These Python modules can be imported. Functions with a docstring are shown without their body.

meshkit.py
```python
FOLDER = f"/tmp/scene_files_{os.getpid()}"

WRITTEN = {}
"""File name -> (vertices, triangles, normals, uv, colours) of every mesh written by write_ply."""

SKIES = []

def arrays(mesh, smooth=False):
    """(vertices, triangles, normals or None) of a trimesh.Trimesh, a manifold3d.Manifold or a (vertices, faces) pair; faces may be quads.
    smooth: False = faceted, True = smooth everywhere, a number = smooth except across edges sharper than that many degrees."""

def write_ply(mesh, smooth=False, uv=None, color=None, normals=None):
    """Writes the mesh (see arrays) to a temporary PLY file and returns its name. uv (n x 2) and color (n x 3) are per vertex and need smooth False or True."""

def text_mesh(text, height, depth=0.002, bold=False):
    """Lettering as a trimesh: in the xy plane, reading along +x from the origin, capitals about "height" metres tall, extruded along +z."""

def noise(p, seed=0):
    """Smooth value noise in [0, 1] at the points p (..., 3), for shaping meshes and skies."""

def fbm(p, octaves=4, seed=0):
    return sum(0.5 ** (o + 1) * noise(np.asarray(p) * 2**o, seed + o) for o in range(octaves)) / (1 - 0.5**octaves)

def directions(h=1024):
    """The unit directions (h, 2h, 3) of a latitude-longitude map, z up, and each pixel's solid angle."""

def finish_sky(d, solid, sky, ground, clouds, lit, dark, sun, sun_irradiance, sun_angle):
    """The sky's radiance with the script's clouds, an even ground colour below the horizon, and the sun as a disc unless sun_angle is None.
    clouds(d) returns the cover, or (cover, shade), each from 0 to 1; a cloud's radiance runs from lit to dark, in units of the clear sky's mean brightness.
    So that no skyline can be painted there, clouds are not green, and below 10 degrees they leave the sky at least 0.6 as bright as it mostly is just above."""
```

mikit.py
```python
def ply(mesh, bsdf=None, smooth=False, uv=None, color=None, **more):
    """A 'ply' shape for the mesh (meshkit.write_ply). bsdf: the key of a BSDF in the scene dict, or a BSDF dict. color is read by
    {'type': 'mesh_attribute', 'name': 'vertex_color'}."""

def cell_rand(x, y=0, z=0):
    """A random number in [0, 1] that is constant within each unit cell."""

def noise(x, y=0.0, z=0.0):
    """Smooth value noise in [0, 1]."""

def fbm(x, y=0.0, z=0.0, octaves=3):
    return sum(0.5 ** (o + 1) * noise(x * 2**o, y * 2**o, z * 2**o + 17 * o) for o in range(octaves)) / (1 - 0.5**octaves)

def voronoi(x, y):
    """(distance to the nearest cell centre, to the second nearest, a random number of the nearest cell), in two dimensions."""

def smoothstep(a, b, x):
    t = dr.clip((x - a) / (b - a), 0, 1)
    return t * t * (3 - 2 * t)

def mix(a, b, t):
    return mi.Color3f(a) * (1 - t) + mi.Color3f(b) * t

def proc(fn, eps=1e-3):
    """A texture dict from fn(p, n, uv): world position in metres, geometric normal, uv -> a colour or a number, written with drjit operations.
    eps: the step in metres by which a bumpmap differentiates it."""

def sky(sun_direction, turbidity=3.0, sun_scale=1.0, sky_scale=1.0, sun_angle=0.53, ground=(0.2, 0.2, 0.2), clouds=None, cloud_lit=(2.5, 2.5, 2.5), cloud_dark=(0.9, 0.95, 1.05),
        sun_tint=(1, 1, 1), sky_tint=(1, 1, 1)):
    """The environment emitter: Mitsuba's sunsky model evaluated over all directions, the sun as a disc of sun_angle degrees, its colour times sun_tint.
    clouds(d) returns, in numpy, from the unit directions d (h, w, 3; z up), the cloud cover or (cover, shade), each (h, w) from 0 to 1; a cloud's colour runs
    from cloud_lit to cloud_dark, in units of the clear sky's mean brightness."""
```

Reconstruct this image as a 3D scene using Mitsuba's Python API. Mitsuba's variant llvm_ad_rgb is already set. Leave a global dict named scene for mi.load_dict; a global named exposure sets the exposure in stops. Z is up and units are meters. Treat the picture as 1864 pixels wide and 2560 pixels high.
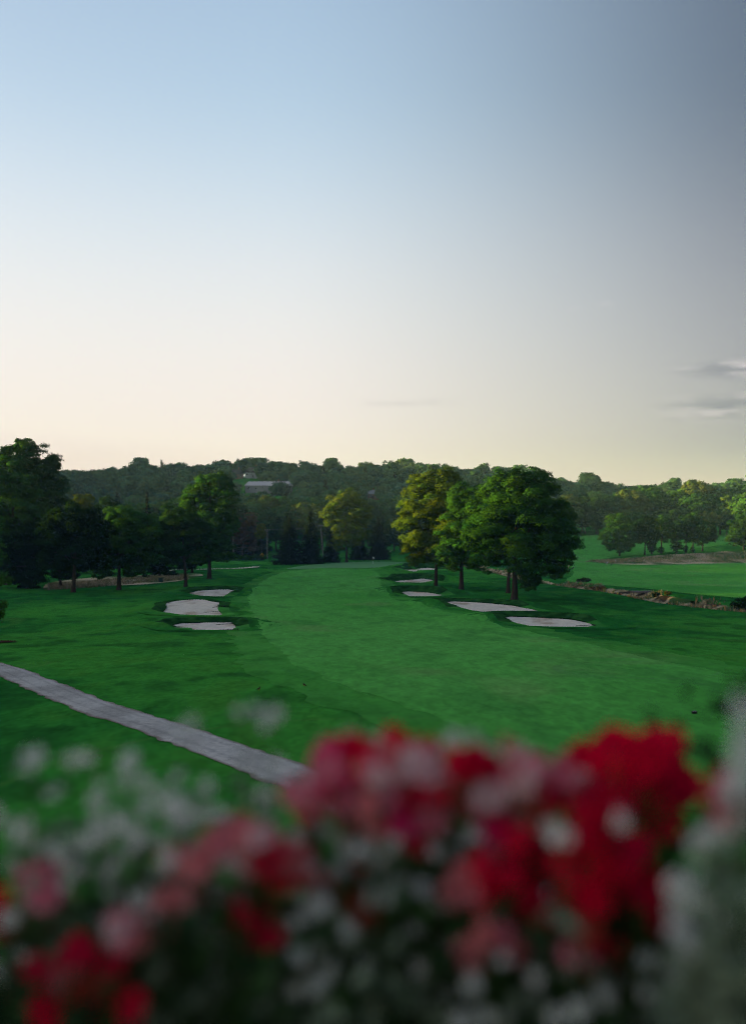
import math, numpy as np, trimesh, drjit as dr, mitsuba as mi, mikit, meshkit
from shapely.geometry import Polygon, Point
T = mi.ScalarTransform4f
scene, labels = {}, {}
rng = np.random.default_rng(7)

# ------------------------------------------------------------------ camera, sky, exposure
F, CX, HY, EYE = 2600.0, 932.0, 1285.0, 18.0           # focal length and horizon in photo pixels, eye height over the valley datum
scene['camera'] = dict(type='thinlens', fov=2 * math.degrees(math.atan(CX / F)), fov_axis='x', aperture_radius=0.0125, focus_distance=170.0,
                       near_clip=0.05, far_clip=20000.0,
                       to_world=T().look_at(origin=[0, 0, EYE], target=[0, 100, EYE + 100 * 5 / F], up=[0, 0, 1]),
                       medium={'type': 'ref', 'id': 'valley_air'})
SUN_AZ, SUN_EL = math.radians(-88), math.radians(5.5)   # azimuth from straight ahead (+y), to the left negative
sun_dir = [math.sin(SUN_AZ) * math.cos(SUN_EL), math.cos(SUN_AZ) * math.cos(SUN_EL), math.sin(SUN_EL)]


def clouds(d):
    az, el = np.degrees(np.arctan2(d[..., 0], d[..., 1])), np.degrees(np.arcsin(np.clip(d[..., 2], -1, 1)))
    q = np.stack([az * 0.35, el * 2.2, az * 0], -1)
    wisp = meshkit.fbm(q, 4, 3)
    s = lambda a, b, x: np.clip((x - a) / (b - a), 0, 1) ** 2 * (3 - 2 * np.clip((x - a) / (b - a), 0, 1))
    # evening veil: pale and thick low towards the sunset, thinning into slate blue away from it, all round the horizon
    away = s(0.42, -0.14, np.cos(np.radians(az + 72)))
    thick = 0.95 * away * s(-1.5, 4, el)
    pale = 0.85 * s(23, 3, el) * (1 - 0.62 * away) * (0.93 + 0.14 * meshkit.fbm(np.stack([az * 0.05, el * 0.30, az * 0], -1), 4, 9))
    veil = 1 - (1 - thick) * (1 - pale)
    vshade = thick / (thick + pale + 1e-6)
    band = np.exp(-((el - 5.55 - 0.03 * (az - 18)) / 0.50) ** 2) * s(14.0, 19, az) * s(45, 28, az)
    band2 = np.exp(-((el - 7.55 + 0.05 * (az - 18)) / 0.42) ** 2) * s(15, 19.5, az) * s(38, 25, az)
    low = np.exp(-((el - 6.1) / 0.16) ** 2) * s(-2, 1, az) * s(5.5, 3, az) * 0.2
    streak = np.clip((band + band2) * s(0.15, 0.45, wisp) * 0.85 + low, 0, 1)
    line = np.exp(-((el - 11.05 - 0.10 * (az - 11.5)) / 0.035) ** 2) * s(9.6, 12, az) * s(13.8, 12.5, az) * 0.16
    sshade = 0.30 + 0.5 * s(0.35, 0.6, meshkit.fbm(np.stack([az * 0.5, el * 5.0, az * 0], -1), 3, 6))
    w = streak / (streak + veil * (1 - streak) + 1e-6)
    cover = 1 - (1 - veil) * (1 - streak) * (1 - line)
    shade = vshade * (1 - w) + sshade * w
    shade = shade * (1 - line / (cover + 1e-6))
    return np.clip(cover, 0, 0.97), np.clip(shade, 0, 1)


scene['sky'] = mikit.sky(sun_dir, turbidity=3.0, sun_scale=1.5, sun_tint=(0.78, 1.18, 1.2), sky_tint=(0.89, 0.845, 0.955), ground=(0.06, 0.10, 0.05), clouds=clouds, cloud_lit=(1.55, 1.41, 1.50), cloud_dark=(0.155, 0.20, 0.32))
exposure = 4.2

# ------------------------------------------------------------------ helpers
def sstep(a, b, x):
    t = np.clip((x - a) / (b - a), 0, 1)
    return t * t * (3 - 2 * t)


def key_for(name):
    if name not in used: used[name] = 0; return name
    used[name] += 1
    return f'{name}_{used[name]:03d}'
used = {}


def thing(name, label, cat=None, group=None, kind=None):
    k = key_for(name)
    labels[k] = {'label': label}
    if cat: labels[k]['category'] = cat
    if group: labels[k]['group'] = group
    if kind: labels[k]['kind'] = kind
    return k


def add(k, shape, name=None, label=None):
    k = k if name is None else key_for(k + '__' + name)
    scene[k] = shape
    if label: labels[k] = {'label': label}
    return k


def cat_mesh(parts):
    vs, fs, at = [], [], 0
    for v, f in parts:
        vs.append(v); fs.append(np.asarray(f) + at); at += len(v)
    return np.vstack(vs), np.vstack(fs)


def tube(pts, rad, sides=8, cap=True):
    p = np.asarray(pts, float); n = len(p); r = np.broadcast_to(rad, (n,))
    t = np.gradient(p, axis=0); t /= np.linalg.norm(t, axis=1, keepdims=True) + 1e-12
    ref = np.where(np.abs(t[:, 2:]) < 0.8, [[0, 0, 1.0]], [[1.0, 0, 0]])
    if np.mean(np.abs(t[:, 2])) > 0.6: ref = np.broadcast_to([1.0, 0, 0], p.shape)
    a = np.cross(t, ref); a /= np.linalg.norm(a, axis=1, keepdims=True) + 1e-12
    b = np.cross(t, a); ang = np.arange(sides) * 2 * np.pi / sides
    v = p[:, None] + r[:, None, None] * (np.cos(ang)[None, :, None] * a[:, None] + np.sin(ang)[None, :, None] * b[:, None])
    i, j = np.meshgrid(np.arange(n - 1), np.arange(sides), indexing='ij')
    q = np.stack([i * sides + j, i * sides + (j + 1) % sides, (i + 1) * sides + (j + 1) % sides, (i + 1) * sides + j], -1).reshape(-1, 4)
    f = np.vstack([q[:, [0, 2, 1]], q[:, [0, 3, 2]]])
    v = v.reshape(-1, 3)
    if cap:
        v = np.vstack([v, p[-1:], p[:1]]); m = len(v)
        k = np.arange(sides)
        f = np.vstack([f, np.stack([(n - 1) * sides + k, np.full(sides, m - 2), (n - 1) * sides + (k + 1) % sides], 1),
                       np.stack([k, (k + 1) % sides, np.full(sides, m - 1)], 1)])
    return v, f


def box(c, s, rz=0.0, bev=0.0):
    m = trimesh.creation.box(s)
    if bev:
        import manifold3d
        hs = np.asarray(s) / 2
        pts = []
        for sx in (-1, 1):
            for sy in (-1, 1):
                for sz in (-1, 1):
                    c0 = np.array([sx, sy, sz]) * hs
                    for ax in range(3):
                        q = c0 - np.array([sx, sy, sz]) * bev; q[ax] = c0[ax]; pts.append(q)
        m = trimesh.Trimesh(pts).convex_hull
    m.apply_transform(trimesh.transformations.rotation_matrix(rz, [0, 0, 1])); m.apply_translation(c)
    return np.array(m.vertices), np.array(m.faces)


# ------------------------------------------------------------------ the lie of the land
LY = np.array([-200, -60, 0, 30, 50, 100, 160, 240, 360, 384, 430, 560, 640, 950, 1400, 3000, 9000.])
LD = np.array([-4, -5, -6, -7.4, -8.2, -11, -13.2, -15.2, -17.2, -17.35, -18.6, -17, -11, -4, -10, -40, -120.])
RD = np.array([-4, -5, -6, -7.4, -8.2, -11, -13.2, -15.9, -18.3, -18.7, -16.9, -10.8, -6, 6, 10, -40, -120.])
from scipy.interpolate import PchipInterpolator
fL, fR = PchipInterpolator(LY, LD), PchipInterpolator(LY, RD)
# height of the wooded ridge's ground over the eye, per azimuth tangent x/y (hill trees stand on it)
RT = np.array([-2.0, -0.6, -0.36, -0.29, -0.22, -0.17, -0.12, -0.06, 0.0, 0.06, 0.10, 0.14, 0.175, 0.20, 0.26, 0.32, 0.40, 0.9, 2.0])
RZ = np.array([30, 30, 22, 23, 26, 29, 34, 31, 28, 28, 26, 24, 20, 17, 15, 14, 12, 20, 20.])


def base_h(x, y):
    x, y = np.asarray(x, float), np.asarray(y, float)
    yy = np.maximum(y, 5.0)
    t = x / yy
    w = sstep(0.09, 0.20, t) * sstep(150, 260, y)
    D = fL(np.clip(y, -200, 9000)) * (1 - w) + fR(np.clip(y, -200, 9000)) * w
    # far ridge
    r = np.interp(t, RT, RZ)
    yc = 940 + 330 * sstep(0.12, 0.24, t)
    up = sstep(560, yc, y) * sstep(yc + 1400, yc + 200, y)
    D = D * (1 - up) + r * up
    # added high hill, unseen on the left; crest shaped to block the low sun
    crest = np.interp(y, [-200, 90, 140, 160, 180, 188, 197, 250, 320, 385, 440, 500, 575, 640, 760, 1000, 1500], [74, 78, 74, 72, 69, 66, 63, 65, 62, 60, 74, 66, 84, 94, 102, 118, 120])
    crest = crest + 9 * (meshkit.fbm(np.stack([y / 55, y * 0, y * 0], -1), 3, 2) - 0.5)
    hm = sstep(-330, -720, x) * sstep(-500, -150, y) * sstep(2400, 1600, y) * sstep(-1900, -1100, x)
    D = D * (1 - hm) + crest * hm
    n = meshkit.fbm(np.stack([x / 46, y / 60, x * 0], -1), 3, 5) - 0.5
    D = D + n * 0.9 * sstep(60, 140, y) + (meshkit.fbm(np.stack([x / 14, y / 26, x * 0], -1), 2, 8) - 0.5) * 0.30 * sstep(35, 80, y)
    # mound behind the green
    D = D + 2.4 * np.exp(-((x - 12.5) / 9) ** 2 - ((y - 470) / 9) ** 2)
    # creek valley on the right
    cd = creek_dist(x, y)
    D = D - 1.1 * sstep(4.5, 0.8, cd) + 0.25 * np.exp(-((cd - 5.5) / 2) ** 2)
    return EYE + D


CREEK = np.array([[70, 95], [58, 112], [49.5, 132], [46.0, 150], [44.5, 170], [43, 195], [40.5, 218], [38, 245], [36.5, 280], [33, 320], [24, 372], [12, 402], [-20, 408]], float)


def seg_dist(x, y, P):
    x, y = np.asarray(x, float), np.asarray(y, float)
    best = np.full(x.shape, 1e9)
    for a, b in zip(P[:-1], P[1:]):
        d = b - a; L = d @ d
        t = np.clip(((x - a[0]) * d[0] + (y - a[1]) * d[1]) / L, 0, 1)
        best = np.minimum(best, np.hypot(x - a[0] - t * d[0], y - a[1] - t * d[1]))
    return best


def creek_dist(x, y):
    return np.where((np.asarray(x) > -40), seg_dist(x, y, CREEK), 1e3)


def ray_xy(px, py, Y): return (px - CX) / F * Y, EYE - (py - HY) / F * Y


YS = np.concatenate([np.arange(6, 300, 0.5), np.arange(300, 1200, 2.0)])


def ground_at(px, py):
    """where the sight line through this point of the photograph meets the land (x, y, z)"""
    X, Z = ray_xy(px, py, YS)
    H = base_h(X, YS)
    i = np.argmax(H >= Z)
    if i == 0: i = len(YS) - 1
    a = (Z[i - 1] - H[i - 1]) / ((Z[i - 1] - H[i - 1]) + (H[i] - Z[i]) + 1e-9)
    Y = YS[i - 1] + a * (YS[i] - YS[i - 1])
    x = (px - CX) / F * Y
    return np.array([x, Y, float(base_h(x, Y))])


# bunkers: outline of the sand as surveyed, then a grass face that is steep and high on the far side
BUNKERS = [
    dict(px=[(418, 1567), (455, 1561), (500, 1559.5), (545, 1558.5), (578, 1559), (588, 1566), (592, 1573), (575, 1577.5), (530, 1577), (480, 1575), (445, 1571)], lip=0.66, W=1.06, left=0.9,
         label='nearest left bunker, narrow strip of pale sand with grass bank behind'),
    dict(px=[(413, 1511), (430, 1506), (455, 1502), (490, 1500.5), (510, 1501), (525, 1505), (551, 1509), (545, 1517), (546, 1526), (557, 1537), (545, 1540), (500, 1540), (450, 1537), (408, 1531), (416, 1522)], lip=0.59, W=1.18, left=1.0,
         label='largest left bunker, broad white sand between two grass banks'),
    dict(px=[(469, 1484.5), (495, 1478.5), (530, 1476), (570, 1475), (588, 1478.5), (575, 1482), (560, 1491), (540, 1492), (500, 1489.5)], lip=0.89, W=1.41, left=0.7,
         label='farthest left bunker with tan sand in front of leaning tree'),
    dict(px=[(1257, 1548), (1270, 1544.5), (1310, 1545), (1360, 1547.5), (1420, 1551), (1465, 1557), (1487, 1563), (1470, 1568), (1400, 1568), (1330, 1567), (1290, 1559)], lip=0.89, W=1.29, left=0.1,
         label='nearest right bunker, white oval of sand below dark grass lip'),
    dict(px=[(1106, 1508), (1130, 1505.5), (1170, 1507), (1220, 1510), (1280, 1516), (1330, 1523), (1345, 1528), (1320, 1529), (1270, 1532), (1220, 1531.5), (1180, 1527), (1140, 1517)], lip=0.95, W=1.41, left=0.1,
         label='long right bunker in front of the big oak trunk'),
    dict(px=[(1000, 1482), (1020, 1480.5), (1060, 1482), (1108, 1488), (1090, 1491), (1050, 1492), (1025, 1492)], lip=1.13, W=1.76, left=0.3,
         label='small right bunker with white sand below the twin trunks'),
    dict(px=[(970, 1456), (1000, 1452.5), (1030, 1450.5), (1056, 1447.5), (1084, 1452), (1060, 1456.5), (1010, 1457)], lip=1.37, W=2.24, left=0.6,
         label='greenside bunker with brownish sand under a tall dark face'),
    dict(px=[(1002, 1423.5), (1020, 1425.5), (1040, 1422.5), (1072, 1420.5), (1095, 1424), (1080, 1425), (1045, 1426), (1038, 1429.5), (1020, 1427)], lip=1.78, W=3.06, left=0.6,
         label='farthest right bunker beside the putting green, partly behind a trunk'),
]


def smooth_loop(P, n=120):
    from scipy.interpolate import splprep, splev
    tck, _ = splprep([np.r_[P[:, 0], P[0, 0]], np.r_[P[:, 1], P[0, 1]]], s=0, per=True, k=3)
    u = np.linspace(0, 1, n, endpoint=False)
    q = np.array(splev(u, tck)).T
    lin = np.vstack([P, P[:1]]); L = np.r_[0, np.cumsum(np.hypot(*np.diff(lin, axis=0).T))]
    s = u * L[-1]
    ql = np.stack([np.interp(s, L, lin[:, 0]), np.interp(s, L, lin[:, 1])], 1)
    return 0.5 * q + 0.5 * ql


for B in BUNKERS:
    P = np.array(B['px'], float)
    c0 = ground_at(P[:, 0].mean(), P[:, 1].max() + 1)
    z = c0[2] - 0.30
    Y = (EYE - z) * F / (P[:, 1] - HY)
    B['z'] = z
    W = np.stack([(P[:, 0] - CX) / F * Y, Y], 1)
    poly = Polygon(W).buffer(0)
    W = np.array(poly.buffer(0.35).buffer(-0.35).buffer(-0.25).buffer(0.25).exterior.coords)[:-1]
    L = np.r_[0, np.cumsum(np.hypot(*np.diff(np.vstack([W, W[:1]]), axis=0).T))]
    n = int(L[-1] / 0.22) + 40
    s = np.linspace(0, L[-1], n, endpoint=False); Wc = np.vstack([W, W[:1]])
    W = np.stack([np.interp(s, L, Wc[:, 0]), np.interp(s, L, Wc[:, 1])], 1)
    if Polygon(W).exterior.is_ccw is False: W = W[::-1]
    B['W2'] = W; B['cen'] = np.array([Polygon(W).centroid.x, Polygon(W).centroid.y]); B['poly'] = Polygon(W)
    B['box'] = (W[:, 0].min() - 22, W[:, 0].max() + 22, W[:, 1].min() - 22, W[:, 1].max() + 22)


def bunker_terms(B, x, y):
    """signed distance to the sand's edge, and how far 'behind' (1) or 'in front' (0) of the sand the point lies"""
    W = B['W2']
    d = np.full(x.shape, 1e9); nx = np.zeros(x.shape); ny = np.zeros(x.shape)
    a, b = W, np.roll(W, -1, 0)
    for (ax, ay), (bx, by) in zip(a, b):
        dx, dy = bx - ax, by - ay; L = dx * dx + dy * dy + 1e-12
        t = np.clip(((x - ax) * dx + (y - ay) * dy) / L, 0, 1)
        ex, ey = x - ax - t * dx, y - ay - t * dy
        dd = np.hypot(ex, ey); m = dd < d
        d = np.where(m, dd, d); nx = np.where(m, ax + t * dx, nx); ny = np.where(m, ay + t * dy, ny)
    import shapely
    inside = shapely.contains_xy(B['poly'], x, y)
    s = np.where(inside, -d, d)
    # direction from the middle of the sand, flattened so that the far long side counts as "behind"
    w2, h2 = np.ptp(W[:, 0]) / 2, np.ptp(W[:, 1]) / 2
    ux, uy = (x - B['cen'][0]) / w2, (y - B['cen'][1]) / h2
    r = np.hypot(ux, uy) + 1e-6
    back = sstep(-0.15, 0.45, uy / r)
    left = sstep(0.55, 0.95, -ux / r) * B['left']
    return s, np.maximum(back, left * 0.8)


def bunker_off(B, x, y):
    s, k = bunker_terms(B, x, y)
    base = base_h(x, y)
    lipz = B['lip'] * k
    Wd = B['W'] * (0.9 + 0.1 * k) + (1 - k) * 0.7
    sand = B['z'] + 0.10 * k * sstep(-2.5, 0, s)
    top = base + lipz * np.exp(-(np.maximum(s - Wd, 0) / (2.6 + 1.4 * B['W'])) ** 2)
    f = sstep(0, 1, np.clip(s / Wd, 0, 1)) ** 0.85
    return np.where(s <= 0, sand, sand * (1 - f) + top * f), s, Wd


def full_h(x, y, dip=False):
    x, y = np.asarray(x, float), np.asarray(y, float)
    h = base_h(x, y)
    add_ = np.zeros_like(h)
    for B in BUNKERS:
        x0, x1, y0, y1 = B['box']
        m = (x > x0) & (x < x1) & (y > y0) & (y < y1)
        if m.any():
            hb, s, Wd = bunker_off(B, x[m], y[m])
            d = hb - h[m]
            if dip: d = d - 0.45 * sstep(Wd + 2.4, Wd + 1.1, s)
            cur = add_[m]
            add_[m] = np.where(s < Wd + 1.5, d, np.maximum(cur, d) if not dip else np.where(np.abs(d) > np.abs(cur), d, cur))
    return h + add_


# ------------------------------------------------------------------ materials
def mat(name, refl, **kw):
    scene[name] = {'type': 'twosided', 'bsdf': {'type': 'diffuse', 'reflectance': refl}}


def rgb(*c): return {'type': 'rgb', 'value': list(c)}


def m_rough(p, n, uv):
    a = mikit.fbm(p.x * 0.055, p.y * 0.03, 0, 3)
    b = mikit.fbm(p.x * 0.45, p.y * 0.22, 1.0, 3)
    c = 0.5 * mikit.noise(p.x * 2.2, p.y * 1.0, 2.0) + 0.5 * mikit.noise(p.x * 6.5, p.y * 3.0, 3.0)
    col = mikit.mix((0.018, 0.160, 0.026), (0.052, 0.275, 0.036), mikit.smoothstep(0.30, 0.72, a))
    col = mikit.mix(col, (0.065, 0.235, 0.03), 0.5 * mikit.smoothstep(0.52, 0.8, b))
    col = mikit.mix(col, (0.012, 0.060, 0.016), 0.5 * mikit.smoothstep(0.55, 0.25, b))
    for (cx, cy, r) in ((-30.0, 88.0, 15.0), (-30.2, 88.0, 16.5), (-27.0, 60.0, 6.5), (-27.2, 60.2, 7.9), (-44.0, 120.0, 30.0), (-44.0, 120.0, 31.6)):
        d = dr.abs(dr.sqrt((p.x - cx) ** 2 + (p.y - cy) ** 2) - r + 1.2 * (mikit.noise(p.x * 0.2, p.y * 0.2, 14.0) - 0.5))
        col = mikit.mix(col, (0.10, 0.26, 0.06), 0.45 * mikit.smoothstep(0.28, 0.06, d) * mikit.smoothstep(0.35, 0.6, mikit.noise(p.x * 0.13, p.y * 0.13, 15.0)))
    t1 = dr.abs(mikit.noise(p.x * 0.05 + 3, p.y * 0.04, 21.0) - 0.5)
    col = mikit.mix(col, (0.09, 0.23, 0.045), 0.35 * mikit.smoothstep(0.012, 0.003, t1))
    return col * (0.68 + 0.64 * c)


def m_fair(p, n, uv):
    a = mikit.fbm(p.x * 0.06, p.y * 0.035, 3.0, 3)
    b = mikit.fbm(p.x * 0.5, p.y * 0.18, 4.0, 3)
    col = mikit.mix((0.080, 0.355, 0.056), (0.108, 0.405, 0.074), mikit.smoothstep(0.3, 0.7, a))
    col = mikit.mix(col, (0.066, 0.27, 0.052), 0.6 * mikit.smoothstep(0.5, 0.8, b))
    c = 0.55 * mikit.noise(p.x * 2.6, p.y * 1.1, 5.0) + 0.45 * mikit.noise(p.x * 7.0, p.y * 3.2, 6.0)
    along = p.x * 0.94 + p.y * 0.20 + 3.0 * mikit.noise(p.x * 0.02, p.y * 0.02, 9.0)
    col = col * (1 + 0.05 * mikit.smoothstep(-0.25, 0.25, dr.sin(along * 1.35)) * mikit.noise(p.x * 0.05, p.y * 0.03, 8.0) * 2)
    thin = mikit.smoothstep(0.62, 0.82, mikit.fbm(p.x * 0.16, p.y * 0.09, 11.0, 3))
    col = mikit.mix(col, (0.18, 0.36, 0.10), 0.5 * thin)
    # faint wheel rings left by a turning mower
    for (cx, cy, r) in ((14.5, 57.0, 4.2), (15.2, 57.6, 5.1), (16.0, 56.5, 6.0)):
        d = dr.abs(dr.sqrt((p.x - cx) ** 2 + (p.y - cy) ** 2) - r)
        col = mikit.mix(col, (0.13, 0.30, 0.11), 0.35 * mikit.smoothstep(0.16, 0.03, d))
    return col * (0.74 + 0.52 * c)


def m_green(p, n, uv):
    a = mikit.fbm(p.x * 0.12, p.y * 0.05, 7.0, 3)
    return mikit.mix((0.12, 0.32, 0.12), (0.16, 0.36, 0.15), a)


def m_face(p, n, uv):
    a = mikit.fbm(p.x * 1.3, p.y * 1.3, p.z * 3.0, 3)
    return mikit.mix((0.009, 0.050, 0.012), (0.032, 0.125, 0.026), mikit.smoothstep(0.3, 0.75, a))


def m_sand(p, n, uv):
    a = mikit.fbm(p.x * 0.5, p.y * 0.28, 1.0, 3)
    b = mikit.noise(p.x * 5.0, p.y * 2.2, 2.0)
    col = mikit.mix((0.80, 0.71, 0.585), (0.56, 0.45, 0.33), mikit.smoothstep(0.52, 0.74, a))
    rk = 0.5 + 0.5 * dr.sin((p.x * 0.5 + p.y * 0.9 + 1.2 * mikit.noise(p.x * 0.4, p.y * 0.4, 7.0)) * 22.0)
    return col * (0.82 + 0.20 * b + 0.07 * rk)


def m_path(p, n, uv):
    a = mikit.fbm(p.x * 0.5, p.y * 0.5, 0.0, 4)
    b = mikit.noise(p.x * 9.0, p.y * 9.0, 2.0)
    w, e, i = mikit.voronoi(p.x * 0.33 + 0.25 * mikit.noise(p.x * 2, p.y * 2), p.y * 0.33 + 0.25 * mikit.noise(p.x * 2 + 9, p.y * 2))
    col = mikit.mix((0.53, 0.50, 0.46), (0.39, 0.365, 0.335), mikit.smoothstep(0.35, 0.7, a)) * (0.84 + 0.3 * b)
    crack = mikit.smoothstep(0.035, 0.008, e - w) * mikit.smoothstep(0.5, 0.62, mikit.noise(p.x * 0.18, p.y * 0.18, 4.0))
    edge = mikit.smoothstep(0.12, 0.02, uv.x + 0.06 * (mikit.noise(p.x * 3, p.y * 3) - 0.5)) + mikit.smoothstep(0.88, 0.98, uv.x + 0.06 * (mikit.noise(p.x * 3, p.y * 3) - 0.5))
    col = mikit.mix(col, (0.16, 0.12, 0.075), dr.clip(0.65 * edge, 0, 1))
    rut = mikit.smoothstep(0.09, 0.0, dr.abs(uv.x - 0.3)) + mikit.smoothstep(0.09, 0.0, dr.abs(uv.x - 0.72))
    col = col * (1 - 0.14 * dr.clip(rut, 0, 1))
    return mikit.mix(col, (0.05, 0.045, 0.04), 0.8 * crack)


def m_dry(p, n, uv):
    a = mikit.fbm(p.x * 0.12, p.y * 0.06, 5.0, 4)
    b = mikit.fbm(p.x * 0.9, p.y * 0.35, 6.0, 3)
    col = mikit.mix((0.44, 0.36, 0.22), (0.64, 0.53, 0.35), b)
    return mikit.mix(col, (0.06, 0.15, 0.04), mikit.smoothstep(0.34, 0.60, a))


def m_creek(p, n, uv):
    a = mikit.fbm(p.x * 0.45, p.y * 0.16, 5.0, 4)
    b = mikit.fbm(p.x * 0.9, p.y * 0.4, 6.0, 3)
    col = mikit.mix((0.24, 0.20, 0.11), (0.46, 0.38, 0.24), mikit.smoothstep(0.3, 0.7, b))
    col = mikit.mix(col, (0.045, 0.10, 0.03), mikit.smoothstep(0.46, 0.58, a))
    return mikit.mix(col, (0.05, 0.04, 0.028), mikit.smoothstep(0.40, 0.32, a))


def m_bark(p, n, uv):
    a = mikit.fbm(p.x * 6, p.y * 6, p.z * 1.2, 3)
    return mikit.mix((0.026, 0.021, 0.017), (0.080, 0.066, 0.054), a)


def m_soil(p, n, uv):
    a = mikit.fbm(p.x * 3, p.y * 3, p.z * 3, 3)
    return mikit.mix((0.035, 0.022, 0.014), (0.10, 0.065, 0.042), a)


def m_forest(p, n, uv):
    a = mikit.fbm(p.x * 0.1, p.y * 0.1, 0, 3)
    return mikit.mix((0.012, 0.03, 0.010), (0.03, 0.075, 0.02), a)


def m_first(p, n, uv):
    return mikit.mix(m_rough(p, n, uv), m_fair(p, n, uv), 0.05 + 0.75 * mikit.fbm(p.x * 0.5, p.y * 0.3, 3.0, 3))


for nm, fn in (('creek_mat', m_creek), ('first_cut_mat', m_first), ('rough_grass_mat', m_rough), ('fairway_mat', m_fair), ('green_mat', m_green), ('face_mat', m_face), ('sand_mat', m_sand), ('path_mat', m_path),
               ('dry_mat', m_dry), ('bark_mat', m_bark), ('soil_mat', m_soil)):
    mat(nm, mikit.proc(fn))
scene['leaf_mat'] = {'type': 'twosided', 'bsdf': {'type': 'diffuse', 'reflectance': {'type': 'mesh_attribute', 'name': 'vertex_color'}}}
scene['leaf_thin_mat'] = {'type': 'principledthin', 'base_color': {'type': 'mesh_attribute', 'name': 'vertex_color'}, 'roughness': 0.6, 'spec_trans': 0.0, 'diff_trans': 0.5, 'eta': 1.3}
scene['petal_mat'] = {'type': 'principledthin', 'base_color': {'type': 'mesh_attribute', 'name': 'vertex_color'}, 'roughness': 0.7, 'spec_trans': 0.0, 'diff_trans': 1.0, 'eta': 1.3}
mat('white_paint_mat', rgb(0.72, 0.72, 0.72)); mat('grey_wood_mat', rgb(0.26, 0.235, 0.215)); mat('dark_mat', rgb(0.03, 0.03, 0.032)); mat('skin_mat', rgb(0.42, 0.27, 0.19))
mat('roof_grey_mat', rgb(0.30, 0.29, 0.31)); mat('roof_pale_mat', rgb(0.55, 0.53, 0.55)); mat('brick_mat', rgb(0.24, 0.12, 0.09)); mat('sign_mat', rgb(0.80, 0.42, 0.02))
mat('green_metal_mat', rgb(0.045, 0.085, 0.075)); mat('stone_mat', rgb(0.22, 0.19, 0.16)); mat('cloth_blue_mat', rgb(0.55, 0.57, 0.68)); mat('cloth_tan_mat', rgb(0.45, 0.40, 0.33)); mat('cloth_dark_mat', rgb(0.05, 0.05, 0.06))
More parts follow.
